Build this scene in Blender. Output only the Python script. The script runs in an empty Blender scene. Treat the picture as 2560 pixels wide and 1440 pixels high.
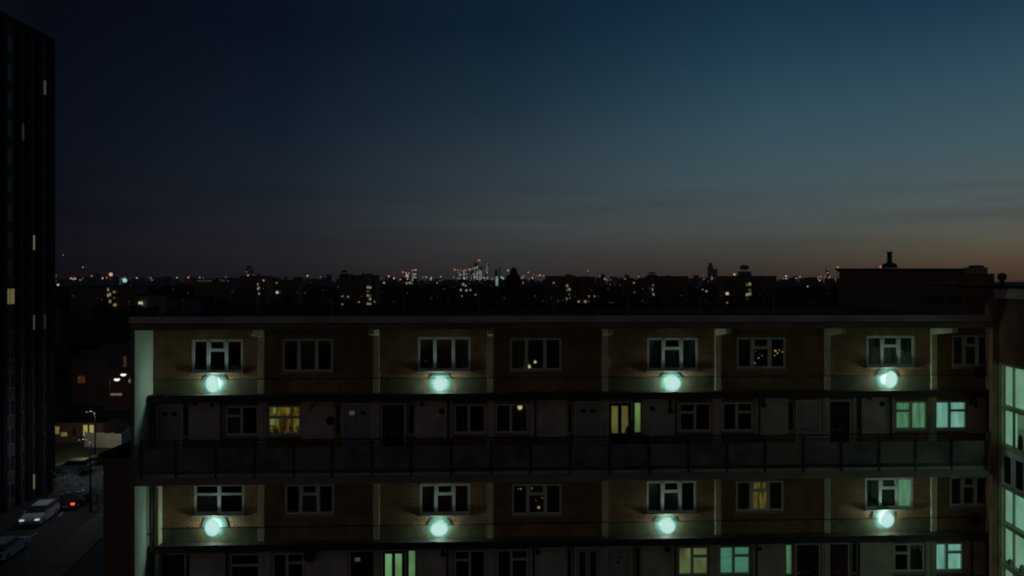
import bpy, math, random
from mathutils import Vector, Matrix
random.seed(7)
R = math.radians
sc = bpy.context.scene
C = sc.collection

# ------------------------------------------------------------------ camera
F = 1730.0            # focal length in photo pixels (photo 2560 wide)
H = 22.4              # eye height above the ground
HOR = 703.0           # horizon row in the photo
cam = bpy.data.cameras.new('camera')
cam.lens = 36 * F / 2560
cam.sensor_width = 36
cam.shift_y = (HOR - 720) / 2560
cam.clip_start = 0.1
cam.clip_end = 40000
co = bpy.data.objects.new('camera', cam)
co.location = (0, 0, H)
co.rotation_euler = (R(90), 0, 0)
C.objects.link(co)
sc.camera = co
sc.view_settings.view_transform = 'Standard'
sc.view_settings.look = 'None'
sc.view_settings.exposure = 0
sc.view_settings.gamma = 1
sc.cycles.filter_width = 2.0
sc.cycles.use_denoising = True
sc.cycles.max_bounces = 6
sc.cycles.transparent_max_bounces = 12
sc.cycles.sample_clamp_indirect = 2.0


def S(r, g, b):
    def f(c):
        c /= 255.0
        return c / 12.92 if c <= 0.04045 else ((c + 0.055) / 1.055) ** 2.4
    return (f(r), f(g), f(b), 1.0)

# ------------------------------------------------------------------ dusk sky (sun already down, right of frame)
world = bpy.data.worlds.new('World')
sc.world = world
world.use_nodes = True
nt = world.node_tree
nt.nodes.clear()
N = nt.nodes.new
L = nt.links.new
out = N('ShaderNodeOutputWorld')
bg = N('ShaderNodeBackground')
L(bg.outputs[0], out.inputs[0])
tc = N('ShaderNodeTexCoord')
sep = N('ShaderNodeSeparateXYZ')
L(tc.outputs['Generated'], sep.inputs[0])


def wm(op, a, b=None, c=None):
    n = N('ShaderNodeMath')
    n.operation = op
    for i, v in enumerate((a, b, c)):
        if v is None:
            continue
        if isinstance(v, (int, float)):
            n.inputs[i].default_value = v
        else:
            L(v, n.inputs[i])
    return n.outputs[0]

SUN_AZ = R(50)
el = wm('DEGREES', wm('ARCSINE', sep.outputs[2])) if False else wm('MULTIPLY', wm('ARCSINE', sep.outputs[2]), 57.29578)
hl = wm('SQRT', wm('ADD', wm('MULTIPLY', sep.outputs[0], sep.outputs[0]), wm('MULTIPLY', sep.outputs[1], sep.outputs[1])))
dt = wm('ADD', wm('MULTIPLY', sep.outputs[0], math.sin(SUN_AZ)), wm('MULTIPLY', sep.outputs[1], math.cos(SUN_AZ)))
dd = wm('MULTIPLY', wm('ARCCOSINE', wm('MULTIPLY', wm('DIVIDE', dt, wm('MAXIMUM', hl, 0.0001)), 0.9999)), 57.29578)
# thin high cloud streaks
mp = N('ShaderNodeMapping')
mp.inputs['Scale'].default_value = (2.2, 2.2, 26)
L(tc.outputs['Generated'], mp.inputs[0])
nz = N('ShaderNodeTexNoise')
nz.inputs['Scale'].default_value = 1.6
nz.inputs['Detail'].default_value = 4
L(mp.outputs[0], nz.inputs['Vector'])
streak = N('ShaderNodeMapRange')
L(nz.outputs[0], streak.inputs[0])
streak.inputs[1].default_value = 0.45
streak.inputs[2].default_value = 0.75
streak.inputs[3].default_value = 0.0
streak.inputs[4].default_value = 1.0
band = N('ShaderNodeMapRange')
band.interpolation_type = 'SMOOTHSTEP'
L(wm('ABSOLUTE', wm('SUBTRACT', el, 5.0)), band.inputs[0])
band.inputs[1].default_value = 4.5
band.inputs[2].default_value = 0.0
band.inputs[3].default_value = 0.0
band.inputs[4].default_value = 1.0
cloud = wm('MULTIPLY', streak.outputs[0], band.outputs[0])
EMAX = 60.0
ef = wm('DIVIDE', wm('MAXIMUM', el, 0.0), EMAX)


def ramp(stops):
    n = N('ShaderNodeValToRGB')
    n.color_ramp.interpolation = 'B_SPLINE' if False else 'EASE'
    n.color_ramp.interpolation = 'LINEAR'
    e = n.color_ramp.elements
    while len(e) > 1:
        e.remove(e[-1])
    for i, (d, c) in enumerate(stops):
        q = e[0] if i == 0 else e.new(d / EMAX)
        q.position = d / EMAX
        q.color = S(*c)
    L(ef, n.inputs[0])
    return n.outputs[0]

SKY = [
    (0,   [(0, (76, 48, 32)), (1.2, (90, 68, 47)), (2.8, (94, 86, 69)), (6, (84, 95, 93)), (12, (60, 86, 97)), (19, (35, 64, 84)), (26, (20, 43, 60)), (60, (13, 26, 40))]),
    (16,  [(0, (60, 46, 38)), (1.2, (76, 63, 50)), (2.6, (84, 80, 66)), (5, (79, 88, 86)), (9.5, (63, 86, 94)), (14, (47, 74, 89)), (19, (27, 54, 73)), (26, (14, 34, 51)), (60, (11, 21, 34))]),
    (30,  [(0, (50, 41, 38)), (1.6, (62, 57, 51)), (4, (70, 76, 73)), (7, (66, 83, 88)), (12, (52, 77, 89)), (17, (34, 61, 78)), (22, (20, 45, 64)), (60, (11, 19, 30))]),
    (50,  [(0, (42, 38, 39)), (1.8, (52, 50, 50)), (4.5, (57, 64, 66)), (9, (46, 59, 67)), (14, (29, 47, 60)), (20, (15, 34, 50)), (60, (11, 18, 27))]),
    (68,  [(0, (28, 26, 31)), (2.5, (35, 34, 39)), (6, (30, 36, 44)), (12, (18, 29, 41)), (19, (10, 18, 32)), (60, (10, 16, 24))]),
    (84,  [(0, (16, 14, 19)), (3, (17, 17, 24)), (9, (11, 15, 25)), (18, (7, 10, 19)), (60, (10, 14, 22))]),
    (130, [(0, (70, 59, 53)), (4, (61, 54, 51)), (12, (44, 41, 43)), (60, (19, 21, 30))]),  # this and the next row: glow behind the camera, added to fill the front
    (180, [(0, (80, 68, 60)), (4, (71, 62, 57)), (12, (51, 47, 47)), (60, (19, 21, 30))]),
]
cur = ramp(SKY[0][1])
for (d0, _), (d1, st) in zip(SKY, SKY[1:]):
    mr = N('ShaderNodeMapRange')
    mr.interpolation_type = 'LINEAR'
    L(dd, mr.inputs[0])
    mr.inputs[1].default_value = d0
    mr.inputs[2].default_value = d1
    mx = N('ShaderNodeMixRGB')
    L(mr.outputs[0], mx.inputs[0])
    L(cur, mx.inputs[1])
    L(ramp(st), mx.inputs[2])
    cur = mx.outputs[0]
ck = N('ShaderNodeMixRGB')
ck.blend_type = 'MULTIPLY'
L(wm('MULTIPLY', cloud, 0.5), ck.inputs[0])
L(cur, ck.inputs[1])
ck.inputs[2].default_value = (0.55, 0.5, 0.55, 1)
L(ck.outputs[0], bg.inputs[0])
bg.inputs[1].default_value = 1.0

# ------------------------------------------------------------------ materials
MATS = {}


def mat(name, col, rough=0.8, var=0.25, scale=3.0, metal=0.0, spec=0.4, bump=0.0, obj_coord=True):
    if name in MATS:
        return MATS[name]
    m = bpy.data.materials.new(name)
    m.use_nodes = True
    t = m.node_tree
    b = t.nodes['Principled BSDF']
    b.inputs['Roughness'].default_value = rough
    b.inputs['Metallic'].default_value = metal
    b.inputs['Specular IOR Level'].default_value = spec
    tcn = t.nodes.new('ShaderNodeTexCoord')
    nn = t.nodes.new('ShaderNodeTexNoise')
    nn.inputs['Scale'].default_value = scale
    nn.inputs['Detail'].default_value = 5
    t.links.new(tcn.outputs['Object'], nn.inputs['Vector'])
    r = t.nodes.new('ShaderNodeValToRGB')
    c = col
    r.color_ramp.elements[0].position = 0.3
    r.color_ramp.elements[1].position = 0.7
    r.color_ramp.elements[0].color = tuple(x * (1 - var) for x in c[:3]) + (1,)
    r.color_ramp.elements[1].color = tuple(min(1, x * (1 + var)) for x in c[:3]) + (1,)
    t.links.new(nn.outputs[0], r.inputs[0])
    t.links.new(r.outputs[0], b.inputs['Base Color'])
    if bump:
        bp = t.nodes.new('ShaderNodeBump')
        bp.inputs['Strength'].default_value = bump
        n2 = t.nodes.new('ShaderNodeTexNoise')
        n2.inputs['Scale'].default_value = scale * 12
        n2.inputs['Detail'].default_value = 6
        t.links.new(tcn.outputs['Object'], n2.inputs['Vector'])
        t.links.new(n2.outputs[0], bp.inputs['Height'])
        t.links.new(bp.outputs[0], b.inputs['Normal'])
    MATS[name] = m
    return m


def brick(name, c1, c2, mortar, axis='XZ'):
    if name in MATS:
        return MATS[name]
    m = bpy.data.materials.new(name)
    m.use_nodes = True
    t = m.node_tree
    b = t.nodes['Principled BSDF']
    b.inputs['Roughness'].default_value = 0.9
    tcn = t.nodes.new('ShaderNodeTexCoord')
    sp = t.nodes.new('ShaderNodeSeparateXYZ')
    cb = t.nodes.new('ShaderNodeCombineXYZ')
    t.links.new(tcn.outputs['Object'], sp.inputs[0])
    t.links.new(sp.outputs[0 if axis == 'XZ' else 1], cb.inputs[0])
    t.links.new(sp.outputs[2], cb.inputs[1])
    bt = t.nodes.new('ShaderNodeTexBrick')
    t.links.new(cb.outputs[0], bt.inputs['Vector'])
    bt.inputs['Scale'].default_value = 1.0
    bt.inputs['Brick Width'].default_value = 0.225
    bt.inputs['Row Height'].default_value = 0.075
    bt.inputs['Mortar Size'].default_value = 0.010
    bt.inputs['Mortar Smooth'].default_value = 0.2
    bt.inputs['Bias'].default_value = 0.0
    bt.inputs['Color1'].default_value = c1
    bt.inputs['Color2'].default_value = c2
    bt.inputs['Mortar'].default_value = mortar
    nn = t.nodes.new('ShaderNodeTexNoise')
    nn.inputs['Scale'].default_value = 1.3
    nn.inputs['Detail'].default_value = 6
    t.links.new(tcn.outputs['Object'], nn.inputs['Vector'])
    mr = t.nodes.new('ShaderNodeMapRange')
    mr.inputs[1].default_value = 0.3
    mr.inputs[2].default_value = 0.7
    mr.inputs[3].default_value = 0.6
    mr.inputs[4].default_value = 1.25
    t.links.new(nn.outputs[0], mr.inputs[0])
    mx = t.nodes.new('ShaderNodeVectorMath')
    mx.operation = 'SCALE'
    t.links.new(bt.outputs['Color'], mx.inputs[0])
    t.links.new(mr.outputs[0], mx.inputs['Scale'])
    t.links.new(mx.outputs[0], b.inputs['Base Color'])
    bp = t.nodes.new('ShaderNodeBump')
    bp.inputs['Strength'].default_value = 0.6
    bp.inputs['Distance'].default_value = 0.01
    bp.invert = True
    t.links.new(bt.outputs['Fac'], bp.inputs['Height'])
    t.links.new(bp.outputs[0], b.inputs['Normal'])
    MATS[name] = m
    return m


def emit(name, c1, c2=None, scale=4.0, stretch=(1, 1, 1), strength=1.0, sample=False, thr=(0.35, 0.65)):
    """something lit: lamp glass, glowing curtain, lit room seen through glass"""
    if name in MATS:
        return MATS[name]
    m = bpy.data.materials.new(name)
    m.use_nodes = True
    t = m.node_tree
    t.nodes.clear()
    o = t.nodes.new('ShaderNodeOutputMaterial')
    e = t.nodes.new('ShaderNodeEmission')
    t.links.new(e.outputs[0], o.inputs[0])
    e.inputs[1].default_value = strength
    if c2 is None:
        e.inputs[0].default_value = c1
    else:
        tcn = t.nodes.new('ShaderNodeTexCoord')
        mpn = t.nodes.new('ShaderNodeMapping')
        mpn.inputs['Scale'].default_value = stretch
        nn = t.nodes.new('ShaderNodeTexNoise')
        nn.inputs['Scale'].default_value = scale
        nn.inputs['Detail'].default_value = 3
        t.links.new(tcn.outputs['Object'], mpn.inputs[0])
        t.links.new(mpn.outputs[0], nn.inputs['Vector'])
        r = t.nodes.new('ShaderNodeValToRGB')
        r.color_ramp.elements[0].position = thr[0]
        r.color_ramp.elements[1].position = thr[1]
        r.color_ramp.elements[0].color = c1
        r.color_ramp.elements[1].color = c2
        t.links.new(nn.outputs[0], r.inputs[0])
        t.links.new(r.outputs[0], e.inputs[0])
    try:
        m.cycles.emission_sampling = 'AUTO' if sample else 'NONE'
    except Exception:
        pass
    MATS[name] = m
    return m


def glass_mat():
    m = bpy.data.materials.new('window glass')
    m.use_nodes = True
    t = m.node_tree
    t.nodes.clear()
    o = t.nodes.new('ShaderNodeOutputMaterial')
    mix = t.nodes.new('ShaderNodeMixShader')
    tr = t.nodes.new('ShaderNodeBsdfTransparent')
    tr.inputs[0].default_value = (0.85, 0.9, 0.88, 1)
    gl = t.nodes.new('ShaderNodeBsdfGlossy')
    gl.inputs['Roughness'].default_value = 0.04
    fr = t.nodes.new('ShaderNodeFresnel')
    fr.inputs[0].default_value = 1.5
    ge = t.nodes.new('ShaderNodeNewGeometry')
    inv = t.nodes.new('ShaderNodeMath')
    inv.operation = 'SUBTRACT'
    inv.inputs[0].default_value = 1.0
    t.links.new(ge.outputs['Backfacing'], inv.inputs[1])
    mu = t.nodes.new('ShaderNodeMath')
    mu.operation = 'MULTIPLY'
    t.links.new(fr.outputs[0], mu.inputs[0])
    t.links.new(inv.outputs[0], mu.inputs[1])
    t.links.new(mu.outputs[0], mix.inputs[0])
    t.links.new(tr.outputs[0], mix.inputs[1])
    t.links.new(gl.outputs[0], mix.inputs[2])
    t.links.new(mix.outputs[0], o.inputs[0])
    return m

GLASS = glass_mat()
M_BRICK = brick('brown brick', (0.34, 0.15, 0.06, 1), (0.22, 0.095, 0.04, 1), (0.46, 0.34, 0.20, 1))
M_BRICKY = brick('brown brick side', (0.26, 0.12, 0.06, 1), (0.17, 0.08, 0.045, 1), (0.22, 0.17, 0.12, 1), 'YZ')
M_CONC = mat('grey concrete', (0.34, 0.32, 0.28), 0.85, 0.25, 1.2, bump=0.3)
M_COPING = mat('weathered coping', (0.50, 0.45, 0.43), 0.6, 0.3, 0.9)
M_FASCIA = mat('stained fascia', (0.26, 0.21, 0.18), 0.8, 0.35, 0.7)
M_PAINT = mat('white painted fin', (0.68, 0.60, 0.42), 0.6, 0.15, 1.6, bump=0.1)
M_ENDWALL = mat('pale green painted wall', (0.58, 0.66, 0.54), 0.6, 0.10, 0.8, bump=0.1)
M_FRAME = mat('white window frame', (0.74, 0.76, 0.72), 0.4, 0.05, 3)
M_PLASTER = mat('cream render panel', (0.64, 0.58, 0.50), 0.8, 0.25, 1.3, bump=0.2)
M_BOARD = mat('brown concrete band', (0.14, 0.13, 0.07), 0.8, 0.3, 2.5, bump=0.3)
M_HALO = mat('teal halo', (0.085, 0.15, 0.125), 0.8, 0.2, 5)  # tint of the added discs that colour the lamp halos
M_LEAD = mat('dark lead sheet', (0.05, 0.045, 0.04), 0.55, 0.3, 2)
M_CITYF = mat('hazy far tower', (0.30, 0.28, 0.30), 0.9, 0.15, 0.01)  # paler than nearer walls: distance haze put into the colour
M_DARKMETAL = mat('black painted metal', (0.035, 0.035, 0.04), 0.3, 0.2, 5, metal=0.3, spec=0.7)
M_PANEL = mat('grey railing panel', (0.20, 0.185, 0.175), 0.5, 0.45, 1.6)
M_FELT = mat('roofing felt', (0.018, 0.017, 0.017), 0.95, 0.3, 0.8, spec=0.05)
M_ROOM = mat('dark room', (0.02, 0.018, 0.018), 0.95, 0.2, 2)
M_CURT = mat('dull net curtain', (0.20, 0.17, 0.17), 0.9, 0.2, 4)
M_CURTR = mat('maroon curtain', (0.16, 0.06, 0.06), 0.9, 0.2, 4)
M_CURTW = mat('white net curtain', (0.55, 0.62, 0.56), 0.9, 0.1, 4)
M_DOORW = mat('white door', (0.46, 0.45, 0.42), 0.5, 0.08, 2)
M_DOORB = mat('pale blue door', (0.36, 0.38, 0.48), 0.5, 0.08, 2)
M_DOORG = mat('dark green door', (0.015, 0.035, 0.03), 0.4, 0.1, 2)
M_DOORK = mat('black door', (0.018, 0.016, 0.02), 0.4, 0.1, 2)
M_DOORR = mat('dark red door', (0.09, 0.025, 0.02), 0.4, 0.1, 2)
M_PIPE = mat('black pipe', (0.03, 0.03, 0.03), 0.5, 0.2, 3)
M_ASPHALT = mat('wet asphalt', (0.045, 0.045, 0.048), 0.75, 0.3, 0.5, bump=0.3)
M_PAVE = mat('pavement slabs', (0.16, 0.13, 0.11), 0.85, 0.3, 0.6)
M_GROUND = mat('dark ground', (0.08, 0.085, 0.08), 0.95, 0.4, 0.05)
M_GRASS = mat('rough grass', (0.05, 0.065, 0.03), 0.95, 0.4, 0.6)
M_LEAF = mat('dark leaves', (0.06, 0.08, 0.06), 0.8, 0.4, 0.8)
M_LEAFP = mat('pale frosted twigs', (0.30, 0.32, 0.34), 0.8, 0.4, 2)
M_BARK = mat('bark', (0.07, 0.05, 0.035), 0.9, 0.3, 3)
M_CITY = mat('far city wall', (0.22, 0.21, 0.24), 0.9, 0.3, 0.02)
M_CITYB = mat('far brick wall', (0.24, 0.16, 0.14), 0.9, 0.3, 0.05)
M_TILE = mat('dark roof tiles', (0.12, 0.11, 0.12), 0.8, 0.3, 0.5)
M_TOWER = mat('tower concrete', (0.10, 0.09, 0.09), 0.8, 0.3, 0.15)
M_TOWERD = mat('tower dark strip', (0.02, 0.018, 0.018), 0.9, 0.2, 0.3)
M_TWIN = mat('tower window glass', (0.04, 0.045, 0.06), 0.25, 0.3, 0.4, spec=0.5)
E_GREEN = emit('green white blind', S(66, 108, 78), S(96, 144, 108), 2.0, (5, 1, 0.5), sample=True)
E_GREENY = emit('yellow green blind', S(66, 66, 36), S(104, 118, 76), 1.6, (1.2, 1, 0.5), sample=True)
E_TEAL = emit('teal slatted blind', S(52, 104, 82), S(84, 142, 116), 3.0, (0.3, 0.3, 9), sample=True)
E_CYAN = emit('pale cyan blind', S(98, 150, 136), S(132, 184, 166), 1.5, (4, 1, 0.6), sample=True)
E_WARM = emit('warm kitchen wall', S(46, 30, 10), S(104, 88, 30), 3.0, (2.2, 1, 0.6), sample=True, thr=(0.42, 0.62))
E_WARMC = emit('amber lit curtain', S(46, 30, 14), S(104, 94, 44), 4.0, (3, 1, 0.5), sample=True)
E_STRIP = emit('pale green strip light', S(110, 140, 82), S(88, 98, 50), 2.0, sample=True)
E_DOOR = emit('olive lit door glass', S(70, 62, 30), S(86, 92, 42), 2.0, (1, 1, 1), sample=True)
E_DOORG = emit('green lit door glass', S(100, 150, 102), S(84, 116, 72), 1.4, (1, 1, 1), sample=True)
E_BULB = emit('warm bulb', S(190, 175, 120))
E_FAIRY = emit('fairy bulb', S(170, 130, 60))
E_LAMP = emit('bulkhead diffuser', S(178, 214, 202), S(188, 218, 208), 3, sample=False)
nt_ = E_LAMP.node_tree
em_ = [n for n in nt_.nodes if n.type == 'EMISSION'][0]
lw_ = nt_.nodes.new('ShaderNodeLayerWeight')
lw_.inputs[0].default_value = 0.5
cr_ = nt_.nodes.new('ShaderNodeValToRGB')
for l_ in list(em_.inputs[0].links):
    nt_.links.remove(l_)
e_ = cr_.color_ramp.elements
e_[0].position, e_[0].color = 0.0, S(192, 228, 220)
e_[1].position, e_[1].color = 1.0, S(70, 120, 110)
for p_, c_ in ((0.35, S(182, 222, 214)), (0.6, S(130, 196, 200))):
    q_ = e_.new(p_)
    q_.color = c_
nt_.links.new(lw_.outputs['Facing'], cr_.inputs[0])  # glow fading around the lamp is painted into the rim colours
nt_.links.new(cr_.outputs[0], em_.inputs[0])
E_RED = emit('red light', S(210, 60, 40))
E_REDHOT = emit('tail light', S(255, 70, 30), strength=2.0)
E_WHITE = emit('white light', S(185, 185, 175))
E_PINK = emit('pinkish light', S(215, 150, 135))
E_ORANGE = emit('orange light', S(220, 130, 60))
E_CITYW = emit('city window white', S(120, 120, 105))
E_CITYY = emit('city window yellow', S(120, 112, 62))
E_CITYD = emit('city window dim', S(62, 58, 50))
E_COLD = emit('cold light', S(120, 160, 165))
E_COLD2 = emit('cold light big', S(150, 200, 200))

# ------------------------------------------------------------------ mesh helpers


class MB:
    def __init__(s):
        s.v = []
        s.f = []

    def box(s, x0, x1, y0, y1, z0, z1):
        if x0 > x1: x0, x1 = x1, x0
        if y0 > y1: y0, y1 = y1, y0
        if z0 > z1: z0, z1 = z1, z0
        n = len(s.v)
        s.v += [(x0, y0, z0), (x1, y0, z0), (x1, y1, z0), (x0, y1, z0), (x0, y0, z1), (x1, y0, z1), (x1, y1, z1), (x0, y1, z1)]
        s.f += [tuple(n + i for i in q) for q in ((0, 3, 2, 1), (4, 5, 6, 7), (0, 1, 5, 4), (1, 2, 6, 5), (2, 3, 7, 6), (3, 0, 4, 7))]
        return s

    def poly(s, pts):
        n = len(s.v)
        s.v += [tuple(p) for p in pts]
        s.f.append(tuple(range(n, n + len(pts))))
        return s

    def prism(s, pts, axis, a0, a1):
        """closed 2D outline extruded along an axis ('x','y','z')"""
        def mk(p, a):
            return {'x': (a, p[0], p[1]), 'y': (p[0], a, p[1]), 'z': (p[0], p[1], a)}[axis]
        n = len(s.v)
        k = len(pts)
        s.v += [mk(p, a0) for p in pts] + [mk(p, a1) for p in pts]
        s.f.append(tuple(range(n, n + k)))
        s.f.append(tuple(range(n + 2 * k - 1, n + k - 1, -1)))
        for i in range(k):
            j = (i + 1) % k
            s.f.append((n + i, n + k + i, n + k + j, n + j))
        return s

    def tube(s, pts, r, seg=8, cap=True):
        """tube along a polyline; r is a number or one per point"""
        rs = r if isinstance(r, (list, tuple)) else [r] * len(pts)
        P = [Vector(p) for p in pts]
        rings = []
        for i, p in enumerate(P):
            d = (P[min(i + 1, len(P) - 1)] - P[max(i - 1, 0)])
            d.normalize()
            up = Vector((0, 0, 1)) if abs(d.z) < 0.9 else Vector((1, 0, 0))
            a = d.cross(up).normalized()
            b = d.cross(a).normalized()
            n = len(s.v)
            for k in range(seg):
                t = 2 * math.pi * k / seg
                s.v.append(tuple(p + (a * math.cos(t) + b * math.sin(t)) * rs[i]))
            rings.append(n)
        for q, w in zip(rings, rings[1:]):
            for k in range(seg):
                j = (k + 1) % seg
                s.f.append((q + k, q + j, w + j, w + k))
        if cap:
            s.f.append(tuple(rings[0] + k for k in range(seg)))
            s.f.append(tuple(rings[-1] + seg - 1 - k for k in range(seg)))
        return s

    def lathe(s, prof, c=(0, 0, 0), seg=16, axis='z', sx=1.0, sz=1.0):
        rings = []
        for (r, h) in prof:
            n = len(s.v)
            for k in range(seg):
                t = 2 * math.pi * k / seg
                x, y = r * math.cos(t), r * math.sin(t)
                if axis == 'z':
                    s.v.append((c[0] + x * sx, c[1] + y * sz, c[2] + h))
                elif axis == 'y':
                    s.v.append((c[0] + x * sx, c[1] + h, c[2] + y * sz))
                else:
                    s.v.append((c[0] + h, c[1] + x * sx, c[2] + y * sz))
            rings.append(n)
        for q, w in zip(rings, rings[1:]):
            for k in range(seg):
                j = (k + 1) % seg
                s.f.append((q + k, q + j, w + j, w + k))
        s.f.append(tuple(rings[0] + k for k in range(seg)))
        s.f.append(tuple(rings[-1] + seg - 1 - k for k in range(seg)))
        return s

    def mesh(s, name, m):
        me = bpy.data.meshes.new(name)
        me.from_pydata(s.v, [], s.f)
        me.materials.append(m)
        me.update()
        return me

    def build(s, name, m, parent=None, smooth=False, **props):
        me = s.mesh(name, m)
        if smooth:
            for p in me.polygons:
                p.use_smooth = True
        o = bpy.data.objects.new(name, me)
        C.objects.link(o)
        if parent is not None:
            o.parent = parent
        for k, v in props.items():
            o[k] = v
        return o


def B(*a):
    return MB().box(*a)


def thing(name, label, cat, loc=(0, 0, 0), rz=0.0, group=None):
    o = bpy.data.objects.new(name, None)
    o.empty_display_size = 0.3
    C.objects.link(o)
    o.location = loc
    o.rotation_euler = (0, 0, rz)
    o['label'] = label
    o['category'] = cat
    if group:
        o['group'] = group
    return o


def link_copy(o, parent=None, name=None):
    c = o.copy()
    C.objects.link(c)
    if parent is not None:
        c.parent = parent
    return c


def dup(root, loc, rz, label=None, group=None, scale=None):
    r = root.copy()
    C.objects.link(r)
    r.location = loc
    r.rotation_euler = (0, 0, rz)
    if scale:
        r.scale = scale
    if label:
        r['label'] = label
    if group:
        r['group'] = group
    for ch in list(root.children):
        c = ch.copy()
        C.objects.link(c)
        c.parent = r
        for g in list(ch.children):
            d = g.copy()
            C.objects.link(d)
            d.parent = c
    return r


def struct(o):
    o['kind'] = 'structure'
    return o

# ------------------------------------------------------------------ frame of the long block: u along the front, v away from the camera
Y0 = 25.2
PHI = math.atan(0.040)
CP, SP = math.cos(PHI), math.sin(PHI)


def U(px, v=0.0):
    k = (px - 1280) / F
    return (k * (Y0 + v * CP) + v * SP) / (CP - k * SP)


def V(px, u):
    """v on the plane u = const seen at column px"""
    k = (px - 1280) / F
    return (u * CP - k * (Y0 + u * SP)) / (k * CP + SP)


def Z(py, v=0.0, px=1280):
    u = U(px, v)
    return H - (py - HOR) / F * (Y0 + u * SP + v * CP)

ZR = H - 1.21           # roof top
LAYER = 5.30            # height of one maisonette layer (two storeys)

# ------------------------------------------------------------------ ground
gnd = MB().poly([(-20000, -200, 0), (20000, -200, 0), (20000, 30000, 0), (-20000, 30000, 0)]).build('ground', M_GROUND)
struct(gnd)


def along(pts, w, z):
    """ribbon of width w along a polyline"""
    m = MB()
    P = [Vector((p[0], p[1], 0)) for p in pts]
    lft, rgt = [], []
    for i, p in enumerate(P):
        d = (P[min(i + 1, len(P) - 1)] - P[max(i - 1, 0)]).normalized()
        n = Vector((-d.y, d.x, 0))
        lft.append(p + n * w / 2)
        rgt.append(p - n * w / 2)
    for i in range(len(P) - 1):
        m.poly([(rgt[i].x, rgt[i].y, z), (rgt[i + 1].x, rgt[i + 1].y, z), (lft[i + 1].x, lft[i + 1].y, z), (lft[i].x, lft[i].y, z)])
    return m

road_pts = [(-36, 20), (-39, 45), (-43.2, 66), (-47.5, 80), (-53, 92), (-62, 104)]
struct(along(road_pts, 6.4, 0.008).build('road', M_ASPHALT))
pave_pts = [(p[0] + 5.0, p[1] + 0.8) for p in road_pts[:5]]
m = MB()
for a, b in zip(pave_pts, pave_pts[1:]):
    A, Bv = Vector((*a, 0)), Vector((*b, 0))
    d = (Bv - A).normalized()
    n = Vector((-d.y, d.x, 0))
    q = [A + n * 1.6, A - n * 1.2, Bv - n * 1.2, Bv + n * 1.6]
    m.prism([(p.x, p.y) for p in q], 'z', 0.0, 0.12)
struct(m.build('pavement', M_PAVE))
struct(MB().poly([(-56, 74, 0.004), (-36, 74, 0.004), (-36, 98, 0.004), (-64, 98, 0.004)]).build('grass_verge', M_GRASS))
# dashed centre line
for i in range(9):
    t = i / 9
    a = Vector((*road_pts[1], 0)).lerp(Vector((*road_pts[2], 0)), t) if i < 5 else Vector((*road_pts[2], 0)).lerp(Vector((*road_pts[3], 0)), (i - 5) / 4)
m = MB()
for a, b in zip(road_pts[1:4], road_pts[2:5]):
    A, Bv = Vector((*a, 0)), Vector((*b, 0))
    d = (Bv - A).normalized()
    n = Vector((-d.y, d.x, 0)) * 0.06
    s = 0
    while s + 2 < (Bv - A).length:
        p, q = A + d * s, A + d * (s + 2)
        m.poly([(*(p - n).xy, 0.012), (*(q - n).xy, 0.012), (*(q + n).xy, 0.012), (*(p + n).xy, 0.012)])
        s += 5
struct(m.build('road_marking', mat('road paint', (0.6, 0.6, 0.55), 0.7, 0.2, 2)))

# ================================================================== the long block
blk = thing('maisonette_block', 'long brown brick block with flat roof, access deck and green lit end wall', 'apartment building', (0, Y0, 0), PHI)
uL = U(383)              # inner face of the end wall
uR = U(2484)             # where the stair wing starts
uD = U(2478, -1.35)      # decks and roof edge stop at the stair tower pier
DEPTH = 9.4


def skin(u0, u1, z0, z1, holes, rev=0.14, v=0.0):
    """front face with openings and their reveals"""
    m = MB()
    us = sorted({u0, u1} | {h[0] for h in holes} | {h[1] for h in holes})
    zs = sorted({z0, z1} | {h[2] for h in holes} | {h[3] for h in holes})
    us = [x for x in us if u0 - 1e-6 <= x <= u1 + 1e-6]
    zs = [x for x in zs if z0 - 1e-6 <= x <= z1 + 1e-6]
    for a, b in zip(us, us[1:]):
        for c, d in zip(zs, zs[1:]):
            mu, mz = (a + b) / 2, (c + d) / 2
            if any(h[0] < mu < h[1] and h[2] < mz < h[3] for h in holes):
                continue
            m.poly([(a, v, c), (b, v, c), (b, v, d), (a, v, d)])
    for h in holes:
        a, b, c, d = h
        w = v + rev
        m.poly([(a, v, c), (a, v, d), (a, w, d), (a, w, c)])
        m.poly([(b, v, d), (b, v, c), (b, w, c), (b, w, d)])
        m.poly([(a, v, c), (a, w, c), (b, w, c), (b, v, c)])
        m.poly([(a, w, d), (a, v, d), (b, v, d), (b, w, d)])
    return m


def curtain(u0, u1, z0, z1, v, mt, parent, amp=0.02, n=None):
    n = n or max(4, int((u1 - u0) / 0.05))
    m = MB()
    pts = [(u0 + (u1 - u0) * i / n, v + amp * math.sin(i * 2.1) + amp * 0.6 * math.sin(i * 0.9 + u0)) for i in range(n + 1)]
    for a, b in zip(pts, pts[1:]):
        m.poly([(a[0], a[1], z0), (b[0], b[1], z0), (b[0], b[1], z1), (a[0], a[1], z1)])
    return m.build('curtain', mt, parent)


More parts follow.
